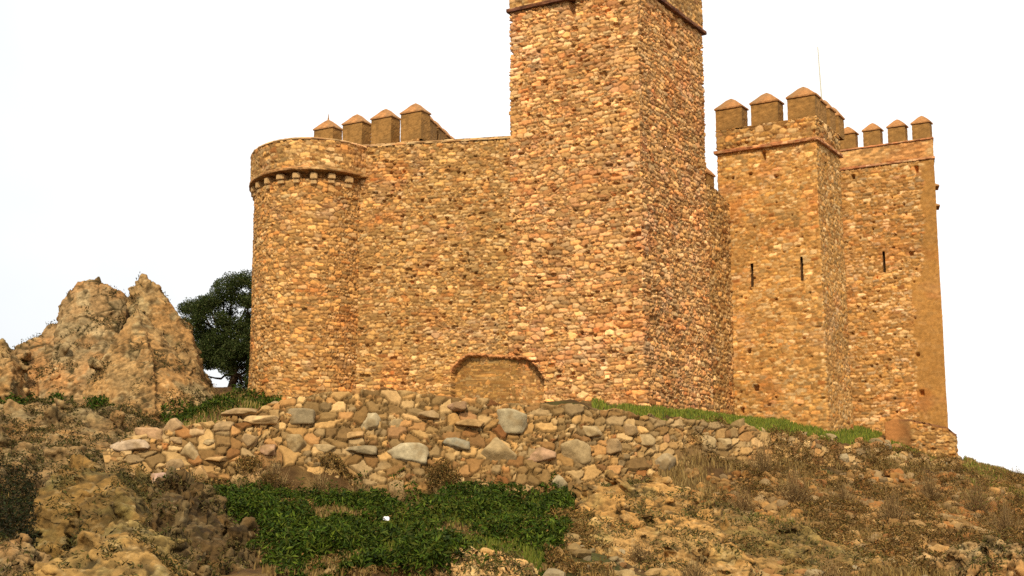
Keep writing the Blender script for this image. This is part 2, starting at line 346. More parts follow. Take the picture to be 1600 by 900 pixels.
# blocked arch across the foot of the wall: a chord recessed behind both faces
tA, PA = hit(703, 600, L0, ec); tB, PB = hit(853, 600, C0, eL); ch_ = (PB - PA)[:2]; chL = np.linalg.norm(ch_); chd = ch_ / chL; chn = np.array([chd[1], -chd[0]])
ARZ = hit(760, 557, L0, ec)[1][2]; ARZ2 = ARZ - .12
def arch_post(V, C, p3):
    s = (V[..., 0] - PA[0]) * chd[0] + (V[..., 1] - PA[1]) * chd[1]; t = s / chL; z = p3[..., 2]
    top = ARZ + .03 - .36 * np.clip(t - .25, 0, 1) - 9. * np.clip(.2 - t, 0, 1) ** 1.7 - 11.0 * np.clip(t - .78, 0, 1) ** 1.75
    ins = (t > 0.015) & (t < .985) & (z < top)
    q = (V[..., 0] - PA[0]) * chn[0] + (V[..., 1] - PA[1]) * chn[1]
    rel = .012 * noise3(p3, 7, 99) + .03 * (worley2(s, z, .38, .15, 77)[1].clip(0, .25) - .12)
    d = np.where(ins, -.34 + rel - q, 0)
    V[..., 0] += chn[0] * d; V[..., 1] += chn[1] * d
    edge = np.minimum(np.minimum(np.abs(z - top), 9), 9); rim = (~ins) & (t > -.0) & (t < 1.0) & (z < top + .11) & (z > top - .02)
    brick = np.where((h3(np.floor(s / .09), np.floor(z / .09), 3, 5) > .3)[..., None], np.array((.56, .25, .09)), np.array((.38, .17, .06)))
    C = np.where(rim[..., None], brick, C)
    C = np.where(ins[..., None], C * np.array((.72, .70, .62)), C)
    lf = np.exp(-((t + .09) / .06) ** 2) * (z < ARZ - .25) * sstep(fbm(p3, 1.3, 2, 5), -.5, .1)
    C = lerp(C, np.array((.46, .23, .055)), (lf * .8)[..., None])
    return V, C
def pit(px, py, o, d, w_, h_, dp=.22): return (hit(px, py, o, d)[1], w_, h_, dp)
# --- great square tower
gt = empty('square_tower', (0, 0, 0), castle); gt['label'] = 'tallest tower, square and coarse stoned, its top cut off by the picture edge'
ZS = 18.38; plan = [C0, R0, B0, L0]
pits = [pit(893, 14, C0, eL, .14, .42, .3), pit(1053, 42, C0, eR, .16, .28, .3)]
rp = np.random.default_rng(3)
for _ in range(34): pits.append(pit(rp.uniform(810, 995), rp.uniform(60, 560), C0, eL, rp.uniform(.04, .08), rp.uniform(.035, .06), .15))
for _ in range(46): pits.append(pit(rp.uniform(1012, 1098), rp.uniform(90, 600), C0, eR, rp.uniform(.05, .10), rp.uniform(.04, .08), .16))
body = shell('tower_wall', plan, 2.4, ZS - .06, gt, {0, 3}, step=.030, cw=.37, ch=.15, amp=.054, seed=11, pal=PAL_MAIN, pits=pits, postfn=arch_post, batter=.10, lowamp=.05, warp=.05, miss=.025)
band('string_course', plan, ZS - .06, ZS + .08, gt, {0, 3}, .13, seed=21, pal=np.array([(.17, .07, .03), (.22, .09, .04), (.13, .055, .03)]), mort=(.12, .05, .03))
shell('parapet', offset(plan, .03), ZS + .08, ZS + 1.5, gt, {0, 3}, step=.04, cw=.36, ch=.17, amp=.03, seed=12, pal=PAL_CURT)
# upper moulding just inside the frame at the right corner, then the merlons above the picture
band('upper_moulding', plan, ZS + 1.5, ZS + 1.62, gt, {0, 3}, .10, seed=22, pal=np.array([(.17, .07, .03), (.22, .09, .04)]), mort=(.12, .05, .03))
m0 = None
for k in range(3):
    for (o, d, ang) in ((C0, eL, angL), (C0, eR, math.atan2(eR[1], eR[0]))):
        if k == 0 and d is eR: continue
        nn = np.array([.515, .857]) if d is eL else np.array([-.857, .515]); q = o + d * (.6 + 1.95 * k) + nn * .32
        m0 = merlon_obj(1.1, .5, .9, .35, gt, (q[0], q[1], ZS + 1.61), ang, like=m0)
# --- curtain wall between the great tower and the round tower
c1 = empty('curtain_wall', (0, 0, 0), castle); c1['label'] = 'small stoned wall between the round tower and the tallest tower'
E0 = L0 + ec * 6.4; bk = np.array([ec[1], -ec[0]]);  bk = bk if bk[1] > 0 else -bk
zc0 = 13.55; zc1 = 13.52
planc = [L0 - ec * .3 + bk * .002, L0 - ec * .3 + bk * 1.1, E0 + bk * 1.1, E0 + bk * .002]
pits = [pit(rp.uniform(600, 795), rp.uniform(235, 540), L0, ec, rp.uniform(.03, .07), rp.uniform(.03, .06), .14) for _ in range(60)]
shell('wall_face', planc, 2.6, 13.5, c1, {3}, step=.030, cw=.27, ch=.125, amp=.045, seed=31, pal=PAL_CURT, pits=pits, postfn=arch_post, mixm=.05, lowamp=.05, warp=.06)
band('coping', planc, 13.5, 13.6, c1, {3}, .04, seed=33, pal=np.array([(.62, .40, .18), (.58, .32, .13), (.5, .3, .12)]), cw=.4, ch=.12, mort=(.4, .24, .1))
# --- round tower
rt = empty('round_tower', (0, 0, 0), castle); rt['label'] = 'round tower at the left end with a ring of corbels under its parapet'
YC = 51.5; RC = np.array([(504 - 800) / F * YC * 1.03, YC]); RR = 2.52
def circle(r, n=180): return [RC + r * np.array([math.cos(-a), 1.45 * math.sin(-a)]) for a in np.linspace(0, 2 * math.pi, n, endpoint=False)]
ZP = 12.36; ZT = 13.45
def fineset(n=180): return set(i for i in range(n) if math.sin(-2 * math.pi * (i + .5) / n) < .25)
def slot_post(V, C, p3):           # the gap between the corbels, open up behind the overhanging parapet
    k = sstep(p3[..., 2], ZP - .30, ZP - .24)[..., None]; r_ = V[..., :2] - RC; V[..., :2] -= r_ / np.linalg.norm(r_, axis=-1)[..., None] * .26 * k; return V, C
shell('tower_wall', circle(RR), 2.6, ZP + .05, rt, fineset(), step=.030, cw=.30, ch=.135, amp=.042, seed=41, pal=PAL_CURT * np.array([1.06, 1.0, .95]), round_=.0001, postfn=slot_post, lowamp=.03, miss=.015, mixm=.02)
shell('parapet', circle(RR + .19), ZP, ZT, rt, fineset(), step=.036, cw=.32, ch=.15, amp=.03, seed=42, pal=PAL_CURT, round_=.0001, lowamp=.02)
band('string_course', circle(RR + .19), ZP - .05, ZP + .06, rt, fineset(), .03, seed=43, pal=np.array([(.44, .25, .09), (.36, .2, .075)]), mort=(.3, .16, .055))
band('coping', circle(RR + .19), ZT, ZT + .07, rt, fineset(), .02, seed=44, pal=np.array([(.60, .38, .17), (.56, .32, .14)]), mort=(.42, .26, .1), cw=.4)
cm = None
def corbel():
    bm = bmesh.new()
    for (d0, d1, z0, z1, hw) in ((-.34, .17, -.27, -.045, .15), (-.2, .10, -.44, -.268, .13)):
        r = bmesh.ops.create_cube(bm, size=1); bmesh.ops.scale(bm, vec=(d1 - d0, hw * 2, z1 - z0), verts=r['verts']); bmesh.ops.translate(bm, vec=((d0 + d1) / 2, 0, (z0 + z1) / 2), verts=r['verts'])
    bmesh.ops.bevel(bm, geom=bm.edges[:], offset=.03, segments=2, affect='EDGES')
    for v in bm.verts: v.co += Vector((random.uniform(-1, 1), random.uniform(-1, 1), random.uniform(-1, 1))) * .006
    me = bpy.data.meshes.new('corbel'); bm.to_mesh(me); bm.free(); me.materials.append(M_CORBEL); return me
cmesh = corbel()
for k in range(14):
    a = math.radians(-14 - 14.2 * k); o = bpy.data.objects.new('corbel', cmesh); COL.objects.link(o); o.parent = rt
    o.location = (RC[0] + RR * math.cos(a), RC[1] + 1.45 * RR * math.sin(a), ZP - .075); o.rotation_euler = (0, 0, a + random.uniform(-.05, .05)); o.scale = (1, random.uniform(.7, 1.15), random.uniform(.85, 1.15))
# --- keep behind: only its merlons rise over the round tower
kp = empty('rear_tower', (0, 0, 0), castle); kp['label'] = 'tower hidden behind the round tower, only its row of capped merlons showing'
K0 = P(641, 200, 58)[:2] + eL * -.45; kd = np.array([math.sin(math.radians(14)), math.cos(math.radians(14))])
zk = 16.35
plank = [K0, K0 + kd * 6.5, K0 + kd * 6.5 + eL * 6, K0 + eL * 5.2]
shell('tower_wall', plank, 2.5, zk, kp, {0, 3}, step=.08, cw=.4, ch=.2, amp=.03, seed=51, pal=PAL_CURT)
mk = None
for k, px in enumerate((641, 594.5, 549.5, 504.5)):
    t, q = hit(px, 190, K0, eL); q = q[:2] + np.array([.515, .857]) * .4
    if k == 3: o = merlon_obj(1.12, .7, 1.28, .36, kp, (q[0], q[1], zk), angL, spike=True, seed=9); o['label'] = 'merlon with a small finial on its cap'
    else:
        mk = merlon_obj(1.12, .7, 1.28, .36, kp, (q[0], q[1], zk), angL, like=mk)
for k in range(4):
    q = K0 + kd * (1.9 + 1.35 * k) + eL * .3; merlon_obj(1, 1, 1, 1, kp, (q[0], q[1], zk), math.atan2(kd[1], kd[0]), like=mk)
# --- wall linking the great tower to the second square tower
J = hit(1145, 500, C0, eR)[1][:2]; tj = hit(1145, 500, C0, eR)[0]
c2 = empty('link_wall', (0, 0, 0), castle); c2['label'] = 'narrow dark wall between the tallest tower and the tower with slits'
zl = 12.35
planl = [R0 - eR * .2, J + eR * .3, J + eR * .3 + eL * .9, R0 - eR * .2 + eL * .9]
def ztl(p):
    t = (p - C0) @ eR; return float(np.interp(t, [5.5, 6.9, 7.2, 8.2, 8.6], [12.35, 12.35, 12.3, 11.95, 11.9]))
pits = [pit(rp.uniform(1110, 1143), rp.uniform(330, 600), C0, eR, rp.uniform(.05, .1), rp.uniform(.05, .08), .15) for _ in range(26)]
shell('wall_face', planl, 2.6, 12.35, c2, {0}, step=.036, cw=.34, ch=.16, amp=.05, seed=61, pal=PAL_CURT, ztop=ztl, pits=pits)
band('coping', planl, 0, 0, c2, {0}, .03, seed=62) if False else None
q = C0 + eR * 6.42 + eL * .32; merlon_obj(.75, .5, .52, .26, c2, (q[0], q[1], 12.33), math.atan2(eR[1], eR[0]), seed=4)
# --- second square tower
st = empty('square_tower', (0, 0, 0), castle); st['label'] = 'middle tower with two narrow slits and orange capped merlons'
C2 = hit(1276, 250, J, eL)[1][:2]; L2 = J + eL * .48; R2 = C2 + eR * 3.0; plan2 = [C2, R2, R2 + eL * 4.3, L2]; ZS2 = 14.12
slit = [hit(1175, 431, J, eL)[1], hit(1253, 421, J, eL)[1]]
pits = [pit(1193, 245, J, eL, .07, .24, .3), pit(1212, 275, J, eL, .085, .07, .3), pit(1290, 262, C2, eR, .1, .2, .3), pit(1182, 606, J, eL, .1, .11, .3), pit(1171, 549, J, eL, .06, .06, .3), pit(1161, 641, J, eL, .08, .12, .3), pit(1172, 272, J, eL, .08, .05), pit(1145, 278, J, eL, .06, .06)]
for _ in range(16): pits.append(pit(rp.uniform(1155, 1270), rp.uniform(290, 640), J, eL, rp.uniform(.03, .06), rp.uniform(.025, .045), .12))
shell('tower_wall', plan2, 2.2, ZS2, st, {0, 3}, step=.036, cw=.30, ch=.135, amp=.03, seed=71, pal=PAL_RIGHT, mort=np.array((.43, .215, .06)), pits=pits, mixm=.22, holes=[(s, .055, .46) for s in slit], batter=.12, lowamp=.04, miss=.008)
def slitbox(p, d, hw, hh, parent):
    nrm = np.array([-.515, -.857]); V = []
    for dep in (.012, -.55):
        for (a, b) in ((-hw, -hh), (hw, -hh), (hw, hh), (-hw, hh)):
            V.append((p[0] + d[0] * a + nrm[0] * dep, p[1] + d[1] * a + nrm[1] * dep, p[2] + b))
    Fq = np.array([(0, 1, 5, 4), (1, 2, 6, 5), (2, 3, 7, 6), (3, 0, 4, 7), (4, 5, 6, 7)])
    return mesh('arrow_slit', V, Fq, np.full((8, 3), .2) * np.array((1, .5, .2)), M_STONE, parent, False)
for s in slit: slitbox(s, eL, .062, .47, st)
band('string_course', plan2, ZS2, ZS2 + .13, st, {0, 3}, .11, seed=72)
shell('parapet', offset(plan2, .02), ZS2 + .13, ZS2 + .98, st, {0, 3}, step=.036, cw=.38, ch=.2, amp=.045, seed=73, pal=PAL_RIGHT * .95, mixm=-.1, miss=.05)
m2 = None
for px, dz in ((1139, 0), (1195, 0), (1253, 0)):
    t, q = hit(px, 195, C2, eL); q = q[:2] + np.array([.515, .857]) * .3; m2 = merlon_obj(1.12, .62, .86, .33, st, (q[0], q[1], ZS2 + .97), angL, like=m2, seed=2)
for k in range(3):
    q = C2 + eR * (1.25 + 1.15 * k) + eL * .36; merlon_obj(1, 1, 1, 1, st, (q[0], q[1], ZS2 + .97), math.atan2(eR[1], eR[0]), like=m2).scale = (.66, 1, 1)
bm = bmesh.new(); bmesh.ops.create_cone(bm, segments=8, radius1=.035, radius2=.02, depth=3.3, cap_ends=True)
me = bpy.data.meshes.new('antenna'); bm.to_mesh(me); bm.free(); me.materials.append(M_METAL); an = bpy.data.objects.new('antenna', me); COL.objects.link(an); an.parent = st
t, q = hit(1283, 150, C2 + np.array([.515, .857]) * 1.6, eL); an.location = (q[0], q[1], ZS2 + 1.0 + 1.65); an.rotation_euler = (0, math.radians(-2), 0); an['label'] = 'thin pale antenna mast'
# --- third square tower at the right
tt = empty('square_tower', (0, 0, 0), castle); tt['label'] = 'rightmost tower with a smooth orange parapet band and four small merlons'
T0 = P(1380, 400, 56.2)[:2]; TR = hit(1459, 250, T0, eL)[1][:2]; TL = hit(1300, 300, T0, eL)[1][:2]
sd = TR / np.linalg.norm(TR); sd = np.array([math.sin(math.atan2(sd[0], sd[1]) - .03), math.cos(math.atan2(sd[0], sd[1]) - .03)])
plan3 = [TR, TR + sd * 4.5, TL + eR * 4.2, TL]; ZS3 = hit(1380, 258, T0, eL)[1][2]
sl3 = hit(1381, 410, T0, eL)[1]
def strip(p3):
    s = (p3[..., 0] - TR[0]) * eL[0] + (p3[..., 1] - TR[1]) * eL[1]
    wd = np.interp(p3[..., 2], [3, 9.5, 9.7, 16], [1.25, 1.15, .75, .45]) + .1 * (noise3(p3, 2.2, 4)) + .12 * (h3(np.floor(p3[..., 2] / .33), 0, 0, 5) - .5)
    return sstep(-s + wd, 0, .08)
pits = [pit(1333, 276, T0, eL, .08, .1, .3), pit(1432, 265, T0, eL, .07, .12, .3), pit(1424, 396, T0, eL, .09, .08, .2), pit(1440, 614, T0, eL, .1, .1, .2), pit(1434, 554, T0, eL, .07, .07, .2)]
for _ in range(34): pits.append(pit(rp.uniform(1335, 1432), rp.uniform(300, 650), T0, eL, rp.uniform(.03, .07), rp.uniform(.025, .05), .12))
shell('tower_wall', plan3, 1.8, ZS3, tt, {0, 3}, step=.038, cw=.32, ch=.14, amp=.042, seed=81, pal=PAL_RIGHT * np.array((1, 1, 1.1)), mort=np.array((.37, .18, .045)), pits=pits, mixm=.0, holes=[(sl3, .055, .46)], smoothmask=strip, lowamp=.03, miss=.01)
slitbox(sl3, eL, .062, .47, tt)
band('string_course', plan3, ZS3, ZS3 + .10, tt, {0, 3}, .04, seed=82)
band('parapet', plan3, ZS3 + .10, ZS3 + .86, tt, {0, 3}, .0, seed=83, pal=np.array([(.55, .285, .095), (.60, .33, .12), (.50, .25, .08)]), amp=.014, mort=(.50, .27, .09), cw=.3, ch=.09)
band('coping', plan3, ZS3 + .86, ZS3 + .93, tt, {0, 3}, .03, seed=84)
m3 = None
for px in (1323.5, 1362.5, 1401.5, 1440):
    t, q = hit(px, 230, T0, eL); q = q[:2] + np.array([.515, .857]) * .22; m3 = merlon_obj(.74, .42, .68, .25, tt, (q[0], q[1], ZS3 + .93), angL, like=m3, seed=6)
# stepped wall behind that tower: the corners of two caps stand out past its edge
for (px, py) in ((1451, 291), (1452, 322)):
    q = P(px, py, 60.5); mm = merlon_obj(.5, .5, .25, .2, tt, (q[0], q[1], q[2] - .36), angL + .3, seed=3, like=None, ov=.2)
    mm['label'] = 'small pointed cap sticking out past the right edge of the tower'

# ================================================================== ROCKS
def remesh(V_hulls, vox):
    bm = bmesh.new()
    for H in V_hulls:
        vs_ = [bm.verts.new(tuple(p)) for p in H]; r = bmesh.ops.convex_hull(bm, input=vs_)
        dead = [g for g in r['geom_interior'] if isinstance(g, bmesh.types.BMVert)]
        if dead: bmesh.ops.delete(bm, geom=list(set(dead)), context='VERTS')
    me = bpy.data.meshes.new('tmp'); bm.to_mesh(me); bm.free(); o = bpy.data.objects.new('tmp', me); COL.objects.link(o)
    md = o.modifiers.new('r', 'REMESH'); md.mode = 'VOXEL'; md.voxel_size = vox
    ev = o.evaluated_get(bpy.context.evaluated_depsgraph_get()); m2_ = ev.to_mesh()
    n = len(m2_.vertices); V = np.empty(n * 3, np.float32); m2_.vertices.foreach_get('co', V); nr = np.empty(n * 3, np.float32); m2_.vertices.foreach_get('normal', nr)
    q = np.array([list(p.vertices) for p in m2_.polygons if len(p.vertices) == 4]); t = np.array([list(p.vertices) for p in m2_.polygons if len(p.vertices) == 3])
    ev.to_mesh_clear(); bpy.data.objects.remove(o); bpy.data.meshes.remove(me)
    return V.reshape(-1, 3).astype(float), nr.reshape(-1, 3).astype(float), [g for g in (q, t) if len(g)]
def smooth_n(V, nr, k):  # coarse normals keep the relief coherent
    return nr
def worley3(p, s=0):
    i0 = np.floor(p); f1 = np.full(len(p), 9.); f2 = f1.copy(); idd = np.zeros(len(p)); off = np.zeros_like(p)
    for a in (-1, 0, 1):
        for b in (-1, 0, 1):
            for c in (-1, 0, 1):
                g = i0 + [a, b, c]; x = np.stack([h3(g[:, 0], g[:, 1], g[:, 2], s + q) for q in range(3)], -1); dv = p - (g + x); d = np.sqrt((dv ** 2).sum(1)); m_ = d < f1
                f2 = np.where(m_, f1, np.minimum(f2, d)); idd = np.where(m_, h3(g[:, 0], g[:, 1], g[:, 2], s + 9), idd); off = np.where(m_[:, None], dv, off); f1 = np.where(m_, d, f1)
    return f1, f2 - f1, idd, off
ROCKV = []
PAL_ROCK = (np.array((.33, .22, .10)), np.array((.40, .22, .08)), np.array((.29, .24, .13)), np.array((.10, .062, .025)))
def rockcol(V, s, pal=PAL_ROCK, dark=0.):
    a = sstep(fbm(V, .7, 4, s + 1), -.1, .35)[:, None]; b = sstep(fbm(V, 1.7, 4, s + 2), 0, .35)[:, None]; c = sstep(fbm(V, 3.5, 4, s + 3), .12, .4)[:, None]
    C = lerp(pal[0], pal[1], a * .7); C = lerp(C, pal[2], b * .7); C = lerp(C, pal[3], c * .75)
    l = sstep(fbm(V, 7, 3, s + 4), .25, .45)[:, None]; C = lerp(C, np.array((.60, .50, .30)), l * .22)
    return C * np.array((.84, .77, .66)) * (1 - dark) * (1 + .2 * fbm(V, 14, 2, s + 5))[:, None]
def rock(name, hulls, label, cat='rock', vox=.07, amp=.16, blk=.55, s=1, tilt=(.5, 0, .9), pal=PAL_ROCK, dark=0., group=None, stretch=(1, 1, 1), parent=None, chunk=1.0, lump=1.0):
    t = np.array(tilt, float); t = t / np.linalg.norm(t); a1 = np.cross(t, [.1, 1, .05]); a1 /= np.linalg.norm(a1); a2 = np.cross(t, a1)
    V0, n0, _ = remesh(hulls, .22); rq = np.random.default_rng(s + 500); ok = np.where((n0[:, 1] < .4) & (n0[:, 2] > -.5))[0]
    area = len(ok) * .22 ** 2; nchunk = int(min(260, area / (blk * blk) * 1.5 * chunk)); chunks = []
    for q_ in rq.choice(ok, nchunk):                     # angular blocks breaking out of the mass, lying along the bedding
        sz_ = blk * (.3 + 1.0 * rq.random() ** 2); bx_ = rq.uniform(-1, 1, (11, 3)); bx_ /= np.abs(bx_).max(1)[:, None] ** .7
        ax_ = [a1 + .25 * rq.normal(size=3), a2 + .25 * rq.normal(size=3), t + .2 * rq.normal(size=3)]; ax_ = [v_ / np.linalg.norm(v_) for v_ in ax_]
        c_ = V0[q_] + n0[q_] * sz_ * rq.uniform(-.2, .02)
        chunks.append(c_ + (bx_[:, :1] * ax_[0] * .75 + bx_[:, 1:2] * ax_[1] * .6 + bx_[:, 2:] * ax_[2] * .33) * sz_)
    V, nr, Fs = remesh(list(hulls) + chunks, vox)
    sc = np.array(stretch)
    wv = V + .09 * np.stack([fbm(V, .9, 3, s + 20), fbm(V, .9, 3, s + 21), fbm(V, .9, 3, s + 22)], -1)
    f1, e, i1, of = worley3(wv * sc / blk, s); f1b, eb, i2, ofb = worley3(wv * sc / (blk * .36), s + 30)
    def tilt3(ii, of_, ss): return sum((h3(np.floor(ii * 9999), q_, 5, ss) - .5) * of_[:, q_] for q_ in range(3))
    rs = np.random.default_rng(s + 900); saw = 0
    for q_ in range(5):                                        # fracture planes in a few fixed directions: sharp steps, flat faces
        dr = rs.normal(size=3) * [1, .5, 1] + t * (1.2 if q_ % 2 == 0 else 0); dr /= np.linalg.norm(dr); fq = (1.1, 1.7, 2.9, 4.3, 7.0)[q_] * .42 / blk
        ph = (V + .10 * wv) @ dr * fq + .55 * noise3(V, .8 * .42 / blk, s + 70 + q_) + rs.random(); fr = ph - np.floor(ph)
        on = sstep(noise3(V, 1.1, s + 90 + q_), -.5, .1); saw = saw + on * (np.minimum(fr, (1 - fr) * 7) - .42) * (1.25, 1.1, .8, .5, .3)[q_]
    crk = sstep(noise3(V, .9, s + 41), -.35, .15); d = amp * .42 * saw - .09 * lump * crk * (1 - sstep(e, 0, .09)) - .045 * lump * (1 - sstep(eb, 0, .08)) * sstep(noise3(V, 1.3, s + 42), -.2, .2) + lump * amp * (.8 * (i1 - .5) + .3 * (i2 - .5)) + amp * .2 * fbm(V, 2.2, 3, s + 50)
    ly = 1.0
    pitn = sstep(noise3(V, 6, s + 61) + .7 * noise3(V, 1.6, s + 62), .6, .85); d += .022 * fbm(V, 7, 3, s + 60) + .012 * fbm(V, 19, 2, s + 63) - .07 * lump * pitn
    V2 = V + nr * d[:, None]
    C = rockcol(V, s, pal, dark) * (.8 + .4 * i1)[:, None]; ck = np.clip((1 - sstep(e, .03, .11)) * .75 * sstep(noise3(V, .9, s + 41), -.35, .15) + (1 - sstep(eb, .02, .10)) * .5 * sstep(noise3(V, 1.3, s + 42), -.2, .2), 0, 1)[:, None]
    C = C * (1 + .12 * np.clip(saw, -1, 1))[:, None]; C = lerp(C, np.array((.055, .038, .014)), np.clip(ck + pitn[:, None] * .5, 0, 1))
    o = mesh(name, V2, Fs, C, M_ROCK, parent); tag(o, label, cat, group); ROCKV.append((label, V2, nr)); return o
def hull(front, Yb, drop=1.2):
    """front outline points plus the same outline set back to depth Yb and a buried foot"""
    H = [P(*f) for f in front]; out = list(H)
    for h in H:
        out.append(np.array([h[0] * .85 + .15 * H[0][0], Yb, h[2] * .92])); 
    zm = min(h[2] for h in H)
    for h in H:
        if h[2] < zm + .5: out.append(np.array([h[0], h[1], zm - drop])); out.append(np.array([h[0], Yb, zm - drop]))
    return out
rock('rock_outcrop', [
    hull([(8, 565, 48), (24, 540, 48.5), (62, 525, 49), (112, 545, 49), (125, 640, 46.5), (5, 640, 46.5)], 51),
    hull([(58, 528, 49), (74, 508, 49.5), (98, 500, 49.5), (140, 500, 49), (185, 560, 47.6), (180, 640, 45.6), (60, 640, 46)], 51.5),
    hull([(92, 478, 49.5), (106, 454, 49.7), (122, 440, 50), (152, 436, 50), (190, 455, 50), (204, 466, 50.2), (198, 530, 49.4), (172, 585, 47.6), (100, 620, 46.6), (80, 560, 47.6)], 52)],
     'broad stepped rock crag with an orange face, left of the pointed crag', 'crag', vox=.045, amp=.15, blk=.62, s=3, chunk=.10, lump=.4, dark=.06, tilt=(-.7, .2, .75), pal=(np.array((.35, .23, .11)), np.array((.46, .23, .085)), np.array((.32, .26, .15)), np.array((.13, .08, .03))))
rock('rock_outcrop', [
    hull([(200, 470, 48.8), (210, 446, 49), (222, 424, 49.2), (236, 440, 49), (258, 463, 49), (285, 500, 48.8), (302, 530, 48.6), (310, 570, 48), (314, 610, 47.4), (240, 600, 47.5), (215, 520, 48)], 51),
    hull([(213, 480, 46.9), (196, 520, 46.2), (160, 562, 45.4), (128, 615, 44.9), (190, 650, 43.8), (245, 648, 43.8), (240, 560, 45.2)], 48),
    hull([(215, 482, 47.1), (236, 508, 46.9), (262, 545, 46.5), (300, 590, 46.2), (335, 615, 46.4), (320, 640, 44.8), (245, 650, 44), (232, 560, 45.4)], 49)],
     'pointed triangular rock crag beside the dark tree left of the castle', 'crag', vox=.045, amp=.14, blk=.55, s=5, chunk=.15, lump=.5, dark=.06, tilt=(.75, .1, .65))
rock('rock_outcrop', [hull([(-40, 545, 46), (-10, 530, 46.5), (8, 534, 46.5), (18, 552, 46), (20, 590, 45), (-40, 600, 45)], 48)], 'small rock cut by the left picture edge above the dark shrubs', 'rock', vox=.07, amp=.12, blk=.4, s=8)
rock('rock_mound', [
    hull([(-60, 660, 40), (0, 642, 40.4), (60, 630, 41), (130, 638, 41), (175, 660, 40.4), (180, 720, 38), (60, 745, 36), (-60, 745, 36)], 44),
    hull([(110, 655, 40), (170, 640, 41), (215, 650, 41), (245, 672, 40.5), (245, 700, 39), (190, 735, 37), (110, 730, 37)], 44),
    hull([(20, 700, 36.5), (90, 690, 37), (160, 705, 36.5), (190, 745, 34), (100, 775, 32), (0, 765, 32)], 40)],
     'low lumpy rock mound below the crags at the left edge', 'rock', vox=.045, amp=.24, blk=.7, s=11, dark=.28, lump=.5, chunk=.8)
rock('boulder', [
    hull([(50, 800, 25.4), (58, 765, 25.8), (85, 742, 26.2), (130, 735, 26.4), (180, 742, 26.2), (208, 775, 25.8), (205, 805, 25.4), (150, 822, 25), (80, 815, 25)], 28.5),
    hull([(120, 790, 24.6), (165, 765, 25.2), (205, 780, 25), (228, 830, 24.2), (215, 860, 23.8), (150, 850, 24)], 27)],
     'big rounded foreground boulder at the lower left with mossy ochre surface', 'boulder', vox=.028, amp=.12, blk=.6, s=15, lump=.4, dark=.25, chunk=.5, pal=(np.array((.27, .17, .055)), np.array((.32, .18, .05)), np.array((.20, .17, .06)), np.array((.09, .06, .018))))
rock('boulder', [
    hull([(40, 940, 20.6), (62, 893, 21.4), (100, 862, 22), (145, 838, 22.4), (195, 832, 22.6), (235, 862, 22.2), (262, 905, 21.4), (270, 950, 20.6)], 24.2)],
     'flat topped boulder on the bottom edge, in front of the big rounded one', 'boulder', vox=.028, amp=.12, blk=.55, s=16, lump=.45, dark=.1, chunk=.5, pal=(np.array((.33, .21, .075)), np.array((.36, .21, .06)), np.array((.24, .2, .08)), np.array((.11, .075, .025))))
rock('fractured_slab', [
    hull([(232, 772, 26.6), (245, 752, 27.2), (272, 762, 27.2), (305, 795, 26.5), (345, 833, 25.6), (390, 875, 24.8), (420, 935, 23.2), (262, 945, 22.6), (240, 850, 24.4)], 29.5)],
     'dark fractured rock slab sloping down to the green plants at lower left', 'rock', vox=.03, amp=.20, blk=.55, s=19, chunk=.8, dark=.38, lump=.8, tilt=(1, 0, .25), stretch=(1.8, 1, .55), pal=(np.array((.15, .095, .037)), np.array((.20, .115, .037)), np.array((.26, .19, .09)), np.array((.035, .024, .012))))
rock('rock_ledge', [
    hull([(905, 790, 30), (930, 768, 30.6), (975, 758, 31), (1030, 757, 31.2), (1070, 768, 31), (1088, 792, 30.4), (1080, 815, 29.6), (920, 812, 29.6)], 34),
    hull([(888, 812, 29.2), (910, 800, 29.6), (1080, 800, 29.6), (1130, 840, 28.4), (1100, 870, 27), (900, 850, 27.8)], 33),
    hull([(858, 875, 26.6), (880, 840, 27.6), (960, 825, 28.2), (1080, 835, 28), (1160, 870, 27), (1200, 930, 25), (840, 930, 25)], 31)],
     'bright layered rock ledge in the lower middle, right of the green plants', 'rock ledge', vox=.030, amp=.15, blk=.55, s=23, dark=.12, lump=.6, chunk=.8, stretch=(.6, 1, 1.7), tilt=(.15, 0, 1), pal=(np.array((.44, .27, .10)), np.array((.48, .27, .085)), np.array((.34, .26, .10)), np.array((.18, .11, .04))))
rock('rock_ledge', [
    hull([(1075, 782, 32.5), (1120, 792, 32.2), (1210, 826, 31.4), (1330, 858, 30), (1440, 900, 28), (1470, 930, 27), (1200, 930, 26.5), (1120, 860, 28.5)], 34)],
     'long rock rib slanting down to the right bottom below the rubble slope', 'rock ledge', vox=.034, amp=.13, blk=.4, s=27, dark=.25, lump=.6, chunk=.7, tilt=(.4, 0, 1), stretch=(.7, 1, 1.4), pal=(np.array((.34, .21, .075)), np.array((.40, .23, .07)), np.array((.25, .2, .07)), np.array((.13, .08, .03))))
rock('boulder', [
    hull([(690, 930, 21.2), (698, 880, 22), (705, 852, 22.4), (716, 856, 22.4), (735, 872, 22.2), (765, 880, 22), (770, 930, 21)], 23.6),
    hull([(755, 930, 21), (765, 890, 21.8), (800, 876, 22), (822, 884, 22), (835, 930, 21)], 23.4)],
     'pale jagged boulder at the bottom edge in front of the green plants', 'boulder', vox=.026, amp=.08, blk=.25, s=31, pal=(np.array((.56, .38, .17)), np.array((.58, .34, .13)), np.array((.42, .34, .16)), np.array((.3, .2, .08))))
rock('boulder', [hull([(1535, 930, 25), (1560, 878, 26), (1585, 862, 26.4), (1640, 855, 26.4), (1660, 930, 25)], 29)], 'bare boulder at the lower right corner', 'boulder', vox=.030, amp=.1, blk=.35, s=33)
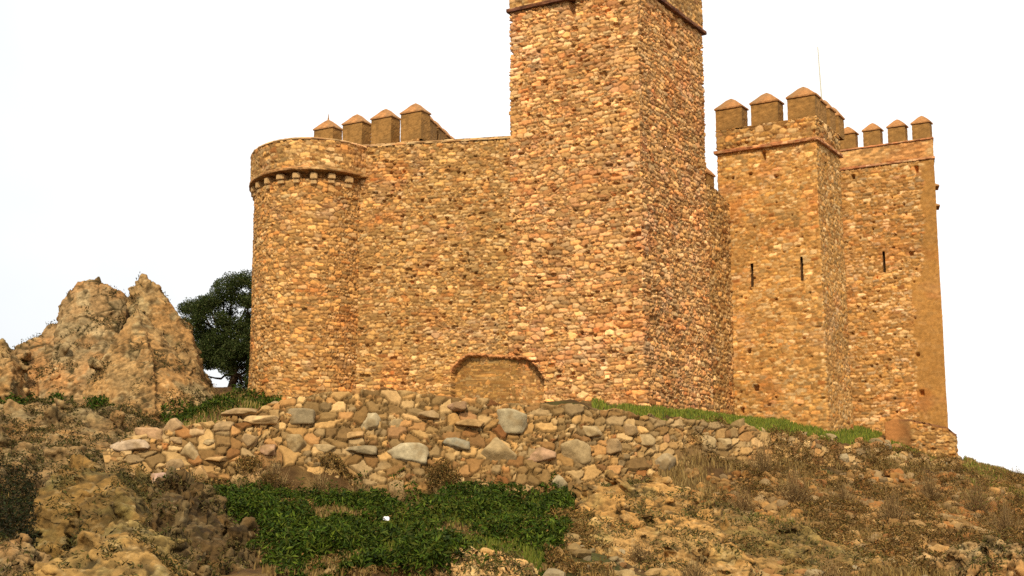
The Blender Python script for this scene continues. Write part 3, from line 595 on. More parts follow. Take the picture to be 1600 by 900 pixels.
rock('boulder', [hull([(-30, 880, 21.5), (-20, 845, 22), (10, 850, 22), (30, 880, 21.5), (30, 930, 20.5), (-30, 930, 20.5)], 23)], 'dark low stone at the bottom left corner', 'boulder', vox=.030, amp=.08, blk=.3, s=35, dark=.3)

# ================================================================== LOOSE STONES, DRY STONE WALL
def ico(sub):
    bm = bmesh.new(); bmesh.ops.create_icosphere(bm, subdivisions=sub, radius=1); bm.verts.ensure_lookup_table()
    V = np.array([v.co[:] for v in bm.verts]); Fc = np.array([[v.index for v in f.verts] for f in bm.faces]); bm.free(); return V, Fc
ICO2, ICO3, ICO4 = ico(2), ico(3), ico(4)
def polytope(D, r, n=9, tri=False):
    """radial function of a random faceted stone"""
    nn = r.normal(size=(n, 3)); nn /= np.linalg.norm(nn, axis=1)[:, None]; dd = r.uniform(.72, 1.0, n)
    ax = np.vstack([np.eye(3), -np.eye(3)]); nn = np.vstack([nn, ax]); dd = np.concatenate([dd * .92, r.uniform(.74, 1.05, 6)])
    if tri:
        nn = np.vstack([nn, [[.8, 0, .6], [-.85, 0, .52]]]); dd = np.concatenate([dd, [.48, .5]])
    q = D @ nn.T; rr = np.where(q > .05, dd / np.maximum(q, .05), 99)
    R = rr.min(1); return D * R[:, None]
def stonebatch(centres, sizes, r, base, rot=True, seed=0):
    """many stones in one mesh (for countless rubble); sizes (n,3)"""
    Ds, Fc = base; nv = len(Ds); VV = []; FF = []
    var = [polytope(Ds, np.random.default_rng(seed + k)) for k in range(24)]
    for k, (c, sz) in enumerate(zip(centres, sizes)):
        v = var[r.integers(24)] * sz
        a, b, g = r.uniform(0, 6.28), r.uniform(-.4, .4), r.uniform(-.4, .4); ca, sa = math.cos(a), math.sin(a)
        v = v @ np.array([[1, 0, 0], [0, math.cos(b), -math.sin(b)], [0, math.sin(b), math.cos(b)]]) @ np.array([[math.cos(g), 0, math.sin(g)], [0, 1, 0], [-math.sin(g), 0, math.cos(g)]])
        v = v @ np.array([[ca, sa, 0], [-sa, ca, 0], [0, 0, 1]])
        VV.append(v + c); FF.append(Fc + k * nv)
    return np.vstack(VV), np.vstack(FF), nv
wtop = [(160, 700, 35.4), (200, 690, 35.6), (250, 672, 36), (290, 668, 36.2), (335, 660, 36.4), (400, 642, 36.8), (440, 622, 37.2), (520, 614, 37.6), (600, 611, 37.8), (700, 624, 38), (800, 630, 38.3), (900, 632, 38.9), (1000, 648, 39.9), (1100, 660, 41.4), (1180, 670, 42.7), (1270, 685, 44.9), (1380, 700, 47.8), (1500, 723, 51.8)]
wbot = [(170, 735, 34.2), (210, 745, 34.4), (255, 765, 34.6), (300, 775, 34.9), (340, 778, 35.2), (400, 780, 35.6), (440, 780, 36), (520, 780, 36.3), (600, 780, 36.5), (700, 780, 36.8), (800, 782, 37), (900, 775, 37.6), (1000, 768, 38.6), (1100, 772, 39.4), (1175, 772, 40.2), (1265, 770, 41.8), (1385, 768, 44.4), (1500, 765, 48.6)]
T_ = np.array([P(*q) for q in wtop]); B_ = np.array([P(*q) for q in wbot]); B_[:, 2] -= .25
arc = np.concatenate([[0], np.cumsum(np.linalg.norm(np.diff(T_, axis=0), axis=1))])
S = np.arange(0, arc[-1], .032)
Tt = np.stack([np.interp(S, arc, T_[:, k]) for k in range(3)], -1); Bb = np.stack([np.interp(S, arc, B_[:, k]) for k in range(3)], -1)
Tt[:, 2] += .07 * noise3(np.stack([S, 0 * S, 0 * S], -1), 2.5, 3) + .06 * (h3(np.floor(S / .42), 0, 0, 3) - .5)
tv = np.concatenate([np.linspace(0, 1, 90), 1 + np.linspace(.02, 1, 24)])[:, None, None]
face = Bb[None] + (Tt - Bb)[None] * np.clip(tv, 0, 1); back = np.clip(tv - 1, 0, 1)
p3 = face + back * np.array([.25, 1.0, -.10])
tg = np.gradient(Tt, axis=0); tg[:, 2] = 0; tg /= np.linalg.norm(tg, axis=1)[:, None]; nrm = np.stack([tg[:, 1], -tg[:, 0], 0 * S + .35], -1); nrm[nrm[:, 1] > 0] *= [-1, -1, 1]
nr3 = np.broadcast_to(nrm[None], p3.shape).copy(); k = sstep(tv, .9, 1.15); nr3 = nr3 * (1 - k) + np.array([0, -.15, 1]) * k; nr3 /= np.linalg.norm(nr3, axis=-1)[..., None]
Ucoord = np.broadcast_to(S[None], p3.shape[:2]); Vc = p3[..., 2] + back[..., 0] * 1.1
wp = .12 * noise3(p3, 1.4, 61); wq = .10 * noise3(p3, 1.7, 62)
f1, e, ia, ja, ox, oy = worley2(Ucoord + wp, Vc + wq, .42, .25, 63, jx=.9, jy=.75, p=5, wvar=.42)
f1s, es, ias, jas, _, _ = worley2(Ucoord + wp, Vc + wq, .2, .13, 64, jx=.85, jy=.7, p=5)
small = h3(ia, ja, 20, 63) < .20
e2 = np.where(small, np.minimum(es, e * 1.2), e); PD = PAL_DRY * .6 + .4 * PAL_DRY.mean(0); C = np.where(small[..., None], stonecol(ias, jas, PD, 64), stonecol(ia, ja, PD, 63)) * np.array((.84, .78, .7))
rnd = np.where(small, h3(ias, jas, 5, 64), h3(ia, ja, 5, 63))
stt = sstep(e2, .01, .12)
D = .14 * stt * (.5 + .65 * rnd) - .10 + .02 * fbm(p3, 6, 3, 65) + .10 * fbm(p3, .7, 3, 66) + np.where(small, 0, .05 * stt * (ox * (h3(ia, ja, 12, 63) - .5) + oy * (h3(ia, ja, 13, 63) - .7)) * 2)
D = D * np.clip(np.minimum(S, arc[-1] - S) / .6, .3, 1)[None]
jm = (1 - sstep(e2, .02, .12))
grow = sstep(fbm(p3, 1.6, 3, 68) + sstep(-(tv[..., 0] * np.ones_like(D)), -.45, 0.) * .55, .25, .6)
C = lerp(C, np.array((.10, .06, .02)), np.clip(jm * .95, 0, 1)[..., None]); C = lerp(C, np.array((.19, .11, .035)), (grow * .4)[..., None])
V = p3 + nr3 * D[..., None]
dsw = mesh('dry_stone_wall', V.reshape(-1, 3), gridfaces(V.shape[0], V.shape[1]), C.reshape(-1, 3), M_LOOSE)
tag(dsw, 'rough dry stone retaining wall of mixed boulders below the castle, above the green plants', 'stone wall')
V_DSW = V
def interp_wall(px, py):
    qx, qy = proj(V_DSW.reshape(-1, 3)); i = np.argmin((qx - px) ** 2 + (qy - py) ** 2); return V_DSW.reshape(-1, 3)[i]
def wallstone(px, py, wpx, hpx, color, seed, tri=False, name='stone', dist=None, label=None, depth=.16):
    c = interp_wall(px, py); Yd = c[1]; r = np.random.default_rng(seed); sx = wpx / 2 / F * Yd * 1.03; sz = hpx / 2 / F * Yd * 1.05; color = np.array(color) * .80
    D_, Fc = ICO4; v = polytope(D_, r, 12, tri); wn = fbm(D_ * 2, 1, 3, seed); v = v * (1 + .07 * wn)[:, None]
    if tri: v[:, 2] += .1
    v = v * [sx, max(.15, min(sx, .3)), sz] + [0, -.0, 0]; v += .012 * np.stack([fbm(v, 8, 2, seed + q) for q in range(3)], -1)
    ctr = P(px, py, Yd + .07)
    C = np.array(color) * (1 + .3 * fbm(v, 5, 3, seed + 7))[:, None]; C = lerp(C, np.array((.2, .12, .04)), (sstep(fbm(v, 4, 4, seed + 9), .1, .4) * .5)[:, None])
    o = mesh(name, v, Fc, C, M_LOOSE, dsw); o.location = tuple(ctr); 
    if label: o['label'] = label
    return o
pale = (.43, .34, .19); cream = (.43, .30, .14); orange = (.47, .28, .11); tan_ = (.37, .24, .11); pink = (.40, .235, .125); grey = (.30, .225, .12)
for a in [(798, 661, 62, 42, pale, 1, False, 'boulder', None, 'big pale grey block in the wall under the tallest tower'), (777, 708, 78, 50, cream, 2, True, 'boulder', None, 'wide triangular pale boulder in the wall'),
          (636, 708, 76, 38, (.50, .40, .23), 3, False, 'boulder', None, 'large whitish boulder in the wall'), (896, 706, 52, 44, cream, 4, False, 'boulder'), (873, 755, 36, 30, pale, 5, True, 'boulder', None, 'small whitish boulder at the foot of the wall'),
          (470, 652, 58, 26, grey, 6), (402, 657, 60, 14, (.66, .44, .2), 7, False, 'stone', None, 'long bright orange slab'), (712, 693, 50, 20, (.32, .27, .17), 8), (552, 681, 34, 18, orange, 9), (566, 703, 55, 16, grey, 10), (508, 702, 40, 16, cream, 11),
          (463, 694, 34, 28, cream, 12), (735, 662, 48, 15, orange, 13), (845, 712, 48, 24, pink, 14), (958, 700, 34, 26, tan_, 15), (926, 676, 34, 20, cream, 16), (1040, 725, 34, 34, (.38, .28, .15), 17), (1106, 690, 32, 24, cream, 18), (1132, 692, 26, 18, cream, 19),
          (620, 665, 28, 22, cream, 20), (580, 660, 36, 30, (.46, .36, .2), 21), (670, 650, 40, 18, tan_, 22), (712, 636, 32, 16, pink, 23), (430, 637, 34, 20, tan_, 24), (985, 672, 30, 24, tan_, 25), (1010, 690, 30, 26, cream, 26),
          (273, 668, 44, 34, (.48, .31, .15), 30, True), (236, 680, 46, 26, (.46, .28, .14), 31), (206, 697, 62, 22, (.50, .36, .22), 32), (309, 679, 28, 20, (.52, .33, .15), 33), (297, 708, 34, 36, (.44, .31, .15), 34, True), (326, 692, 22, 14, cream, 35), (338, 718, 40, 10, orange, 36),
          (272, 726, 30, 22, tan_, 37), (256, 754, 42, 34, (.52, .34, .24), 38), (314, 742, 30, 30, orange, 39, True), (390, 690, 30, 26, tan_, 40), (375, 645, 58, 14, tan_, 41), (350, 668, 34, 22, tan_, 42), (418, 704, 28, 22, pink, 43), (392, 748, 34, 18, orange, 44), (275, 690, 26, 14, tan_, 45)]:
    wallstone(*a)
# rubble scattered over the hillside
def scatter(poly, n, ymin, ymax, r, dens=None):
    """ground points whose place in the view falls in an outline"""
    out = []; 
    for _ in range(60):
        m_ = n * 4; Y = r.uniform(ymin, ymax, m_); px = r.uniform(min(q[0] for q in poly), max(q[0] for q in poly), m_); X = (px - 800) / F * Y * 1.0; Z = gz(X, Y); qx, qy = proj(np.stack([X, Y, Z], -1))
        e3 = np.stack([X, Y, 0 * X], -1); k = inpoly(qx + 22 * fbm(e3, 1.3, 3, 7), qy + 12 * fbm(e3, 1.3, 3, 17), poly)
        if dens is not None: k &= r.random(m_) < dens(X, Y)
        out.append(np.stack([X, Y, Z], -1)[k])
        if sum(len(o) for o in out) >= n: break
    o = np.vstack(out); return o[r.permutation(len(o))[:n]]
rr = np.random.default_rng(21)
def rubble(name, poly, n, y0, y1, smin, smax, seed, label, pal=PAL_DRY, lift=.25, dens=None):
    r = np.random.default_rng(seed); c = scatter(poly, n, y0, y1, r, dens); n = len(c); s = smin + (smax - smin) * r.random(n) ** 2.6
    sz = np.stack([s * r.uniform(.8, 1.4, n), s * r.uniform(.7, 1.1, n), s * r.uniform(.5, .95, n)], -1) * .5; c[:, 2] += sz[:, 2] * lift
    VV, FF, nv = stonebatch(c, sz, r, ICO2, seed=seed); cc = pal[r.integers(0, len(pal), n)] * r.uniform(.65, 1.15, n)[:, None]
    C = np.repeat(cc, nv, 0) * (1 + .2 * fbm(VV, 6, 3, seed))[:, None]
    o = mesh(name, VV, FF, C, M_LOOSE, None, False); tag(o, label, 'rubble', kind='stuff'); return o
clump = lambda f, s, lo, hi: (lambda X, Y: sstep(fbm(np.stack([X, Y, 0 * X], -1), f, 3, s), lo, hi))
rubble('rubble', [(1060, 735), (1150, 740), (1380, 740), (1500, 748), (1600, 758), (1660, 800), (1600, 850), (1420, 880), (1200, 830), (1080, 780)], 3400, 30, 56, .1, .5, 5, 'ochre rubble stones strewn over the slope below the right towers', PAL_DRY * np.array((.70, .60, .5)))
rubble('rubble', [(1150, 668), (1380, 692), (1500, 722), (1500, 745), (1380, 725), (1150, 700)], 220, 42, 56, .2, .6, 6, 'denser stones along the upper edge of the slope', PAL_DRY * .75, dens=clump(1.0, 77, -.2, .2))
rubble('rubble', [(-20, 620), (250, 640), (260, 760), (230, 800), (-20, 780)], 500, 28, 46, .12, .6, 7, 'loose stones among the rocks at the left', PAL_DRY * .62)
rubble('rubble', [(840, 790), (1200, 820), (1500, 860), (1640, 860), (1640, 930), (820, 930)], 900, 20, 33, .08, .4, 8, 'small stones on the ground at the lower right', PAL_DRY * .7)
rubble('rubble', [(280, 765), (900, 765), (880, 905), (420, 905)], 160, 20, 37, .08, .3, 9, 'few stones among the green plants', PAL_DRY * .85)
# low wall by the right tower
LW0 = P(1384, 690, 54.2)[:2]; ld = P(1493, 700, 53.2)[:2] - LW0; lwl = np.linalg.norm(ld); ld /= lwl; lb = np.array([-ld[1], ld[0]])
planw = [LW0, LW0 + ld * lwl, LW0 + ld * lwl + lb * .9, LW0 + lb * .9]
zwa = P(1420, 657, 54)[2] + .05; 
def ztw(p):
    t = (p - LW0) @ ld / lwl; return float(np.interp(t, [0, .12, .35, .9, 1.0], [zwa - .12, zwa, zwa, zwa - .36, zwa - .62]))
def lwcol(p3, C):
    t = ((p3[..., 0] - LW0[0]) * ld[0] + (p3[..., 1] - LW0[1]) * ld[1]) / lwl
    k = sstep(-t + .25 * noise3(p3, 2.5, 5), -.5, -.2); zt_ = np.interp(t, [0, .12, .35, .9, 1.0], [zwa - .12, zwa, zwa, zwa - .36, zwa - .62]); C = np.where((p3[..., 2] > zt_ - .09)[..., None], np.array((.20, .09, .035)), C); return lerp(C, np.array((.40, .17, .05)) * (1 - .55 * sstep(t, .12, .36))[..., None], (k * .9)[..., None])
lw = shell('low_wall', planw, .8, zwa, None, {0, 1, 3}, step=.036, cw=.3, ch=.15, amp=.04, seed=91, pal=PAL_RIGHT, ztop=ztw, colfn=lwcol, smoothmask=lambda p: sstep(-((p[..., 0] - LW0[0]) * ld[0] + (p[..., 1] - LW0[1]) * ld[1]) / lwl, -.38, -.34))
tag(lw, 'low stone wall with rounded end and reddish left part at the foot of the rightmost tower', 'low wall')

# ================================================================== PLANTS
def leaves(C0_, n, size, r, colors, up=.5, aspect=.6, curl=.25):
    """bent leaf quads (two faces each) at given centres"""
    c = C0_; n = len(c); a = r.normal(size=(n, 3)); a[:, 2] += up; nr_ = a / np.linalg.norm(a, axis=1)[:, None]
    t = r.normal(size=(n, 3)); t -= (t * nr_).sum(1)[:, None] * nr_; t /= np.linalg.norm(t, axis=1)[:, None]; b = np.cross(nr_, t)
    s = size * r.uniform(.6, 1.3, n)[:, None]; l = t * s; w_ = b * s * aspect; k = nr_ * s * curl
    V = np.stack([c - l, c + w_ * .5 + k * .3 - l * .1, c + l - k, c - w_ * .5 + k * .3 - l * .1], 1).reshape(-1, 3)
    i = np.arange(n)[:, None] * 4; Ft = np.concatenate([i + [0, 1, 2], i + [0, 2, 3]], 0)
    ci = colors[r.integers(0, len(colors), n)] * r.uniform(.6, 1.3, n)[:, None]; return V, Ft, np.repeat(ci, 4, 0)
GREEN = np.array([(.032, .066, .005), (.048, .092, .006), (.024, .050, .005), (.085, .13, .012), (.06, .08, .008)])
GRASSC = np.array([(.14, .155, .015), (.10, .125, .012), (.15, .14, .02), (.06, .08, .01)])
DRYC = np.array([(.27, .17, .05), (.2, .12, .035), (.34, .23, .08), (.13, .075, .025)])
def cover(name, poly, n, y0, y1, size, hmax, seed, label, cols=GREEN * np.array((.85, .74, .7)), f=.9, lo=-.3, hi=.15, clumpf=.9):
    r = np.random.default_rng(seed); dn = (lambda X, Y: sstep(fbm(np.stack([X, Y, 0 * X], -1), f, 3, seed), lo, hi))
    c = scatter(poly, n, y0, y1, r, dn); q = np.stack([c[:, 0], c[:, 1], 0 * c[:, 0]], -1)
    md = np.clip(.5 + 1.5 * fbm(q, clumpf, 2, seed + 1) + .5 * fbm(q, 3.2, 2, seed + 2), .06, 1.2); c[:, 2] += md * hmax * r.random(len(c)) ** .5
    tint = 1 + .35 * fbm(q, 1.5, 2, seed + 3)
    V, Ft, Cc = leaves(c, n, size, r, cols, up=.9); Cc = Cc * np.repeat(tint, 4)[:, None]
    return tag(mesh(name, V, Ft, Cc, M_LEAF, None, False), label, 'plants', kind='stuff')
cover('green_plants', [(250, 778), (320, 750), (420, 758), (620, 765), (760, 775), (850, 765), (930, 752), (960, 765), (900, 800), (890, 850), (850, 905), (440, 905), (380, 860), (310, 810)], 70000, 20, 38, .07, .48, 101, 'dense dark green low plants covering the slope below the stone wall', lo=-.42, hi=.0)
cover('green_plants', [(245, 625), (330, 618), (440, 618), (430, 632), (340, 655), (300, 668), (250, 660)], 7000, 38, 50, .09, .4, 102, 'dark green low plants between the pointed crag and the stone wall', lo=-.6, hi=-.3)
cover('dark_shrub_mat', [(-30, 600), (60, 600), (175, 615), (180, 665), (60, 660), (-30, 665)], 12000, 38, 47, .08, .75, 103, 'strip of dark shrubs below the broad stepped crag', cols=GREEN * .75, lo=-.6, hi=-.3)
cover('shade_ivy', [(-30, 700), (40, 700), (60, 760), (50, 820), (80, 860), (40, 905), (-30, 905)], 13000, 20, 34, .05, .9, 104, 'leafy growth coloured very dark for the shade in the gap left of the big rounded boulder', cols=np.array([(.03, .022, .008), (.02, .025, .007), (.045, .03, .01), (.014, .018, .005)]), lo=-.8, hi=-.5)  # ivy whose leaf colours carry the black-brown shade of this gap
SCR_SHADE = np.array([(.05, .04, .012), (.035, .04, .008), (.07, .05, .015)])  # scrub colours darkened to stand in for shade between the boulders
def blades(name, pts, r, h, cols, label, lean=.35, wd=.012, kind='stuff', cat='grass', m=None, parent=None, straight=False):
    n = len(pts); a = r.uniform(0, 6.28, n); hh = h * r.uniform(.5, 1.3, n); ln = hh * lean * r.random(n) * 1.4; d = np.stack([np.cos(a), np.sin(a), 0 * a], -1); b = np.stack([np.ones(n), 0 * a, 0 * a], -1) * (wd * r.uniform(.7, 1.5, n))[:, None]
    up = np.stack([0 * a, 0 * a, hh], -1); p0 = pts - [0, 0, .03]; p1 = pts + up * .55 + d * (ln * .35)[:, None]; p2 = pts + up + d * ln[:, None]
    V = np.stack([p0 - b, p0 + b, p1 + b * .7, p1 - b * .7, p2], 1).reshape(-1, 3); i = np.arange(n)[:, None] * 5
    ci = cols[r.integers(0, len(cols), n)] * r.uniform(.7, 1.3, n)[:, None]
    o = mesh(name, V, [i + [0, 1, 2, 3], i + [3, 2, 4]], np.repeat(ci, 5, 0), m or M_GRASS, parent, False); return tag(o, label, cat, kind=kind) if label else o
rg = np.random.default_rng(55)
g1 = scatter([(925, 628), (1000, 640), (1140, 652), (1340, 672), (1375, 682), (1370, 694), (1240, 684), (1100, 660), (930, 648)], 26000, 40, 57, rg)
blades('grass', g1, rg, .16, GRASSC, 'narrow bright green grass strip along the foot of the right hand towers', wd=.016)
g2 = scatter([(1390, 698), (1440, 702), (1480, 712), (1470, 722), (1400, 716)], 5000, 46, 56, rg); blades('grass', g2, rg, .18, GRASSC, 'small patch of green grass in front of the low wall', wd=.016)
g3_ = scatter([(600, 790), (900, 760), (960, 770), (880, 820), (840, 900), (600, 905)], 14000, 20, 36, rg, clump(.8, 5, -.1, .25)); blades('grass', g3_, rg, .2, GRASSC * .8, 'yellow green grass between the dark plants and the rock ledge', wd=.012)
g4 = scatter([(1175, 808), (1240, 815), (1260, 835), (1190, 832)], 2500, 30, 38, rg); blades('grass', g4, rg, .16, GRASSC, 'small green tuft patch on the upper side of the slanting rock rib', wd=.013)
g5 = scatter([(1500, 722), (1600, 752), (1600, 790), (1500, 750)], 7000, 44, 57, rg, clump(.8, 15, -.1, .3)); blades('grass', g5, rg, .2, np.vstack([GRASSC, DRYC]), 'grass on the hill crest at the right edge', wd=.016)
g6 = scatter([(1080, 690), (1640, 740), (1640, 905), (860, 905), (1000, 780)], 26000, 22, 54, rg, clump(.6, 25, -.1, .3)); blades('dry_grass', g6, rg, .2, DRYC * .75, 'straw coloured dry grass between the stones of the right slope', wd=.011)
g7 = scatter([(-30, 610), (250, 640), (430, 600), (430, 660), (260, 700), (240, 905), (-30, 905)], 14000, 20, 50, rg, clump(.6, 35, -.1, .3)); blades('dry_grass', g7, rg, .2, np.vstack([DRYC, GRASSC * .7]), 'dry and green grass among the left rocks', wd=.011)
g8 = scatter([(300, 770), (900, 765), (880, 905), (420, 905)], 12000, 20, 37, rg, clump(.7, 45, .05, .3)); blades('dry_grass', g8, rg, .13, DRYC * .65, 'brown dead grass showing through the green plants', wd=.012)
cover('gap_shade_growth', [(20, 760), (240, 735), (270, 760), (250, 905), (215, 905), (205, 850), (60, 850), (20, 850)], 9000, 19, 30, .04, .3, 121, 'growth coloured dark as painted shade in the gaps between the foreground boulders', cols=SCR_SHADE, lo=-.8, hi=-.5)  # low growth that also paints the shade of crevices and overhangs
# individual dry bushes
TW = np.array([(.20, .115, .045), (.26, .16, .06), (.14, .085, .035), (.30, .20, .08)])
def bush_mesh(seed, ntw=240, H=.9, Wd=.6, leafc=None, nl=700):
    r = np.random.default_rng(seed); V = []; Fq = []; cols = []; tips = []
    for k in range(ntw):
        a = r.uniform(0, 6.28); el = r.uniform(.25, 1.0); p = np.array([r.normal() * .06, r.normal() * .06, -.05]); d = np.array([math.cos(a) * (1 - el) * Wd * 1.6, math.sin(a) * (1 - el) * Wd * 1.6, el * H]); ln = r.uniform(.6, 1.1)
        pts = [p, p + d * .5 * ln + r.normal(size=3) * .05, p + d * ln + r.normal(size=3) * .09]; rad = [.009, .006, .003]; b = len(V)
        c = TW[r.integers(4)]
        for q, rd in zip(pts, rad):
            for j in range(3): V.append(q + rd * np.array([math.cos(j * 2.09), math.sin(j * 2.09), 0])); cols.append(c)
        for s_ in range(2):
            for j in range(3): Fq.append((b + s_ * 3 + j, b + s_ * 3 + (j + 1) % 3, b + s_ * 3 + 3 + (j + 1) % 3, b + s_ * 3 + 3 + j))
        for _ in range(max(1, nl // ntw)): tt_ = r.uniform(.4, 1.05); tips.append(pts[0] + (pts[2] - pts[0]) * tt_ + r.normal(size=3) * .05)
    return np.array(V), np.array(Fq), np.array(cols), leaves(np.array(tips), 0, .035, r, leafc if leafc is not None else np.vstack([TW, DRYC * .7]))
def bush(px, py, Y, hp, label, seed, leafc=None):
    q = P(px, py, Y); z = float(gz(q[0], q[1])); base = np.array([q[0], q[1], max(z - .02, q[2] - .6) if q[2] > z + .8 else z - .02])
    H = hp / F * Y; V, Fq, C, lv = bush_mesh(seed, H=H, Wd=H * .75, leafc=leafc); e_ = empty('dry_bush', tuple(base)); tag(e_, label, 'bush', 'dry bushes on the hillside')
    mesh('twigs', V, Fq, C, M_TWIG, e_, False); mesh('foliage', lv[0], lv[1], lv[2], M_LEAF, e_, False)
for k, a in enumerate([(372, 765, 34.6, 40, 'brown dry bush at the foot of the left end of the stone wall'), (425, 762, 35.2, 62, 'tallest dark brown bush against the wall foot, left of centre'), (500, 768, 35.6, 42, 'brown bush by the wall foot below the round tower'),
                        (560, 768, 35.8, 46, 'dry bush by the wall foot left of the whitish boulder'), (615, 768, 36, 50, 'dry bush under the large whitish boulder'), (690, 768, 36.3, 36, 'low dry bush left of the triangular boulder'), (800, 768, 36.6, 34, 'low dry bush right of the triangular boulder'),
                        (1010, 757, 38.2, 28, 'small bush above the layered rock ledge'), (1190, 740, 40.5, 60, 'brown bush in the middle of the rubble slope, upper one'), (1240, 790, 37.5, 62, 'brown bush in the middle of the rubble slope, lower one'), (1160, 790, 36.5, 44, 'dry bush just above the slanting rock rib'),
                        (1320, 790, 38.5, 48, 'dry bush on the slope below the rightmost tower'), (1395, 815, 36.5, 60, 'dark bush low on the slope towards the right'), (1450, 770, 43, 50, 'dry bush below the low wall'), (1525, 800, 42, 68, 'big yellow brown bush near the right edge'),
                        (1570, 830, 36, 62, 'dry bush above the boulder in the lower right corner'), (1085, 900, 25, 70, 'reddish brown bush on the front of the layered rock ledge'), (1000, 870, 26.5, 36, 'small dry bush on the rock ledge front'), (1300, 900, 26.5, 44, 'dry bush on the slanting rock rib at the bottom'), (1590, 775, 50, 26, 'green bush on the crest at the right edge'), (330, 628, 48, 20, 'low brown bush right of the pointed crag')]):
    bush(a[0], a[1], a[2], a[3], a[4], 300 + k, leafc=(GRASSC * .6 if a[4].startswith('green') else (np.vstack([DRYC, GRASSC * .8]) if 'yellow' in a[4] else None)))
SCR = np.array([(.17, .088, .022), (.11, .056, .016), (.21, .125, .032), (.09, .07, .016), (.25, .145, .045)])
cover('dry_scrub', [(1060, 710), (1160, 712), (1380, 728), (1520, 745), (1640, 770), (1640, 905), (1400, 900), (1200, 840), (1080, 775)], 60000, 24, 55, .05, .42, 111, 'brown dry scrub growing between the stones of the right slope', cols=SCR * .85, lo=-.3, hi=.12, f=1.1)
cover('dry_scrub', [(860, 800), (1180, 810), (1450, 900), (850, 905)], 15000, 20, 33, .04, .3, 112, 'olive scrub over the ledges at the lower right', cols=SCR, lo=.0, hi=.25, f=1.2)
cover('dry_scrub', [(-30, 620), (250, 640), (250, 700), (300, 780), (240, 800), (-30, 760)], 14000, 26, 46, .045, .3, 113, 'olive brown scrub among the rocks at the left', cols=SCR * .8, lo=-.05, hi=.2, f=1.1)
cover('dry_scrub', [(290, 735), (1000, 735), (1000, 775), (290, 785)], 12000, 30, 38.5, .045, .5, 114, 'brown dead weeds along the foot of the stone wall', cols=SCR * .9, lo=-.1, hi=.25, f=1.0)
cover('dry_scrub', [(420, 790), (900, 780), (860, 905), (480, 905)], 9000, 20, 36, .045, .25, 115, 'brown dead leaves among the green plants', cols=SCR * .8, lo=.0, hi=.3, f=.8)
def rockcover(key, n, seed, label, cols, size=.04, h=.1, lo=.0, hi=.35, f=1.4, minz=.2, name='lichen_scrub'):
    r = np.random.default_rng(seed); P_ = []
    for lb, V_, n_ in ROCKV:
        if any(k in lb for k in key):
            ok = np.where((n_[:, 2] > minz) & (n_[:, 1] < .5) & (r.random(len(V_)) < sstep(fbm(V_, f, 3, seed), lo, hi)))[0]; P_.append(np.stack([*V_[ok].T], -1) + n_[ok] * 0.0)
    c = np.vstack(P_); c = c[r.integers(0, len(c), n)] + r.normal(size=(n, 3)) * .04; c[:, 2] += h * r.random(n) ** 1.5 - .02
    V, Ft, Cc = leaves(c, n, size, r, cols, up=.7); return tag(mesh(name, V, Ft, Cc, M_LEAF, None, False), label, 'plants', kind='stuff')
wv_ = V_DSW.reshape(-1, 3); wx_, wy_ = proj(wv_); kx = wx_ > 1060 + 60 * noise3(wv_, .8, 3); ROCKV.append(('overgrown bank', wv_[kx], np.tile([0, -.4, .9], (kx.sum(), 1))))
OLV = .8 * np.array([(.11, .085, .02), (.15, .11, .03), (.07, .06, .014), (.09, .09, .02), (.18, .13, .04), (.045, .035, .012)])
rockcover(['big rounded', 'flat topped', 'fractured rock slab', 'bottom left corner'], 15000, 201, 'small olive and brown scrub rooted on the foreground rocks at the lower left', OLV * .8, .045, .12, lo=.08, hi=.22, f=2.0)
rockcover(['overgrown bank'], 15000, 205, 'brown scrub hanging over the right hand part of the stone wall', SCR * .85, .05, .22, lo=-.05, hi=.22, f=1.3, name='dry_scrub')
rockcover(['lumpy rock mound'], 16000, 202, 'olive brown scrub over the low rock mound', OLV * .8, .05, .18, lo=.02, hi=.18, f=1.8)
rockcover(['crag', 'picture edge'], 12000, 203, 'sparse dark scrub in the cracks of the crags', OLV * .7, .055, .14, lo=.15, hi=.28, f=1.6, minz=.1)
rockcover(['ledge in the lower', 'rock rib', 'pale jagged', 'lower right corner'], 24000, 204, 'dry olive scrub growing over the rock ledges at the lower right', OLV * 1.1, .045, .15, lo=-.02, hi=.15, f=1.8)
# tree behind the castle at left
tq = P(352, 640, 58); tree = empty('tree', (tq[0], tq[1], 2.6)); tag(tree, 'dark evergreen tree between the pointed crag and the round tower', 'tree')
BV = []; BF = []
def limb(p, q, r0, r1, nseg=5, r=None, wig=.12):
    p = np.array(p, float); q = np.array(q, float); b = len(BV); d = q - p; d /= np.linalg.norm(d); a = np.cross(d, [0.3, .9, .1]); a /= np.linalg.norm(a); c = np.cross(d, a)
    for s_ in range(nseg + 1):
        t = s_ / nseg; ctr = p + (q - p) * t + (r.normal(size=3) * wig if 0 < s_ < nseg else 0); rd = r0 + (r1 - r0) * t
        for j in range(7): BV.append(ctr + rd * (a * math.cos(j * .8976) + c * math.sin(j * .8976)))
    for s_ in range(nseg):
        for j in range(7): BF.append((b + s_ * 7 + j, b + s_ * 7 + (j + 1) % 7, b + s_ * 7 + 7 + (j + 1) % 7, b + s_ * 7 + 7 + j))
rt_ = np.random.default_rng(88); o3 = np.array([tq[0], tq[1], 2.6])
def T3(px, py, dY=0): return P(px, py, 58 + dY) - o3
limb((0, 0, -.5), T3(366, 590), .22, .17, r=rt_); limb(T3(366, 590), T3(362, 540), .17, .12, r=rt_)
clumps = []
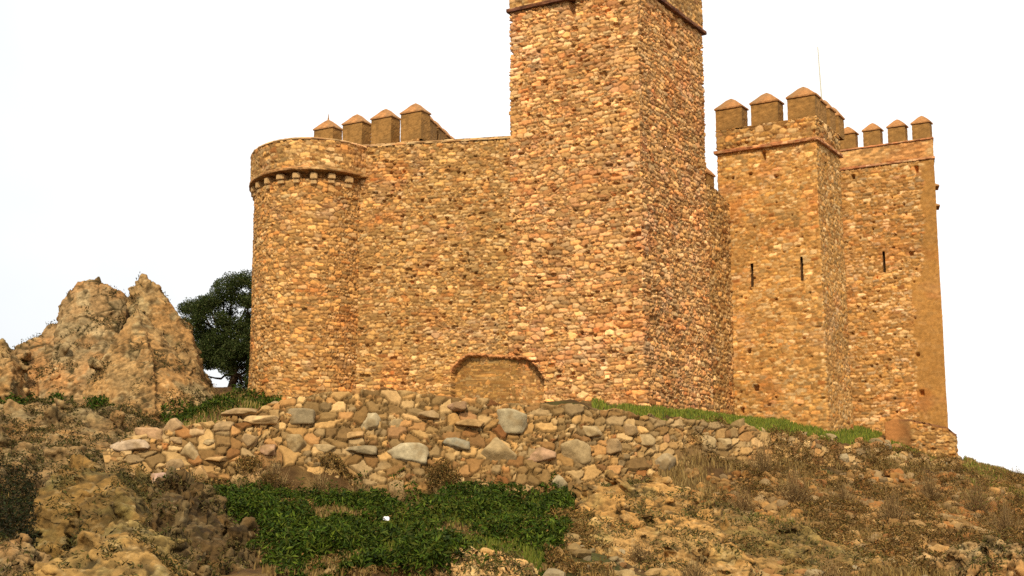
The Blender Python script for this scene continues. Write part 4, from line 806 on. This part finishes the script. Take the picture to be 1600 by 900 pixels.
spec = [(285, 485, 10), (298, 478, 14), (312, 490, 16), (306, 508, 14), (318, 472, 14), (335, 468, 16), (340, 455, 12), (352, 448, 16), (368, 440, 16), (385, 436, 16), (398, 445, 16), (372, 462, 16), (390, 470, 14), (352, 470, 12), (325, 500, 10), (320, 520, 18), (335, 535, 20), (318, 545, 18),
        (325, 562, 18), (345, 560, 18), (340, 545, 18), (362, 548, 16), (352, 520, 16), (372, 510, 18), (390, 500, 16), (395, 520, 18), (380, 535, 20), (392, 555, 18), (375, 570, 14), (392, 580, 14), (402, 600, 12), (384, 596, 10), (348, 505, 10), (330, 575, 10), (312, 530, 12), (400, 480, 14), (415, 455, 18), (415, 500, 20), (415, 550, 20), (308, 570, 9), (300, 545, 12), (300, 520, 12), (368, 590, 12), (356, 572, 14), (405, 565, 18), (400, 590, 14), (345, 500, 14), (330, 482, 12), (362, 485, 13), (292, 500, 12), (322, 590, 8), (378, 548, 18), (395, 602, 12), (375, 602, 11), (386, 612, 12), (402, 616, 12), (366, 608, 9)]
for i, (px, py, rp_) in enumerate(spec):
    for dY in (-.9, .7) if rp_ > 13 else (0,):
        c = T3(px + rt_.normal() * 2, py + rt_.normal() * 2, dY + rt_.normal() * .3); clumps.append((c, rp_ / F * 58))
    if i % 2 == 0: limb(T3(362, 545) if py < 545 else T3(366, 585), c, .07, .02, 5, rt_, .1)
mesh('trunk', np.array(BV), np.array(BF), None, M_BARK, tree)
cc = []
for c, R in clumps:
    n = int(1500 * (R / .45) ** 2); v = rt_.normal(size=(n, 3)); v /= np.linalg.norm(v, axis=1)[:, None]; v *= (rt_.random(n) ** .45)[:, None] * R * 1.22; v *= [1, 1.1, .82]
    k = noise3(v + c, 2.4, 9) > -.22; cc.append((v + c)[k])
TC = np.array([(.026, .040, .008), (.04, .06, .012), (.03, .042, .01), (.085, .095, .03)])
lv = leaves(np.vstack(cc), 0, .055, rt_, TC, up=.3); mesh('crown', lv[0], lv[1], lv[2], M_LEAF, tree, False)
# scrap of white litter among the green plants
q = P(603, 838, 27.5); z = float(gz(q[0], q[1])); V_, F_ = ICO3; v = polytope(V_, np.random.default_rng(4), 9) * [.07, .05, .045]; v += .012 * np.stack([noise3(v, 30, a) for a in range(3)], -1)
li = mesh('litter', v, F_, np.full((len(v), 3), .85), M_LOOSE, None, False); li.location = (q[0], q[1], z + .38); tag(li, 'tiny crumpled white scrap lying on the green plants', 'litter')
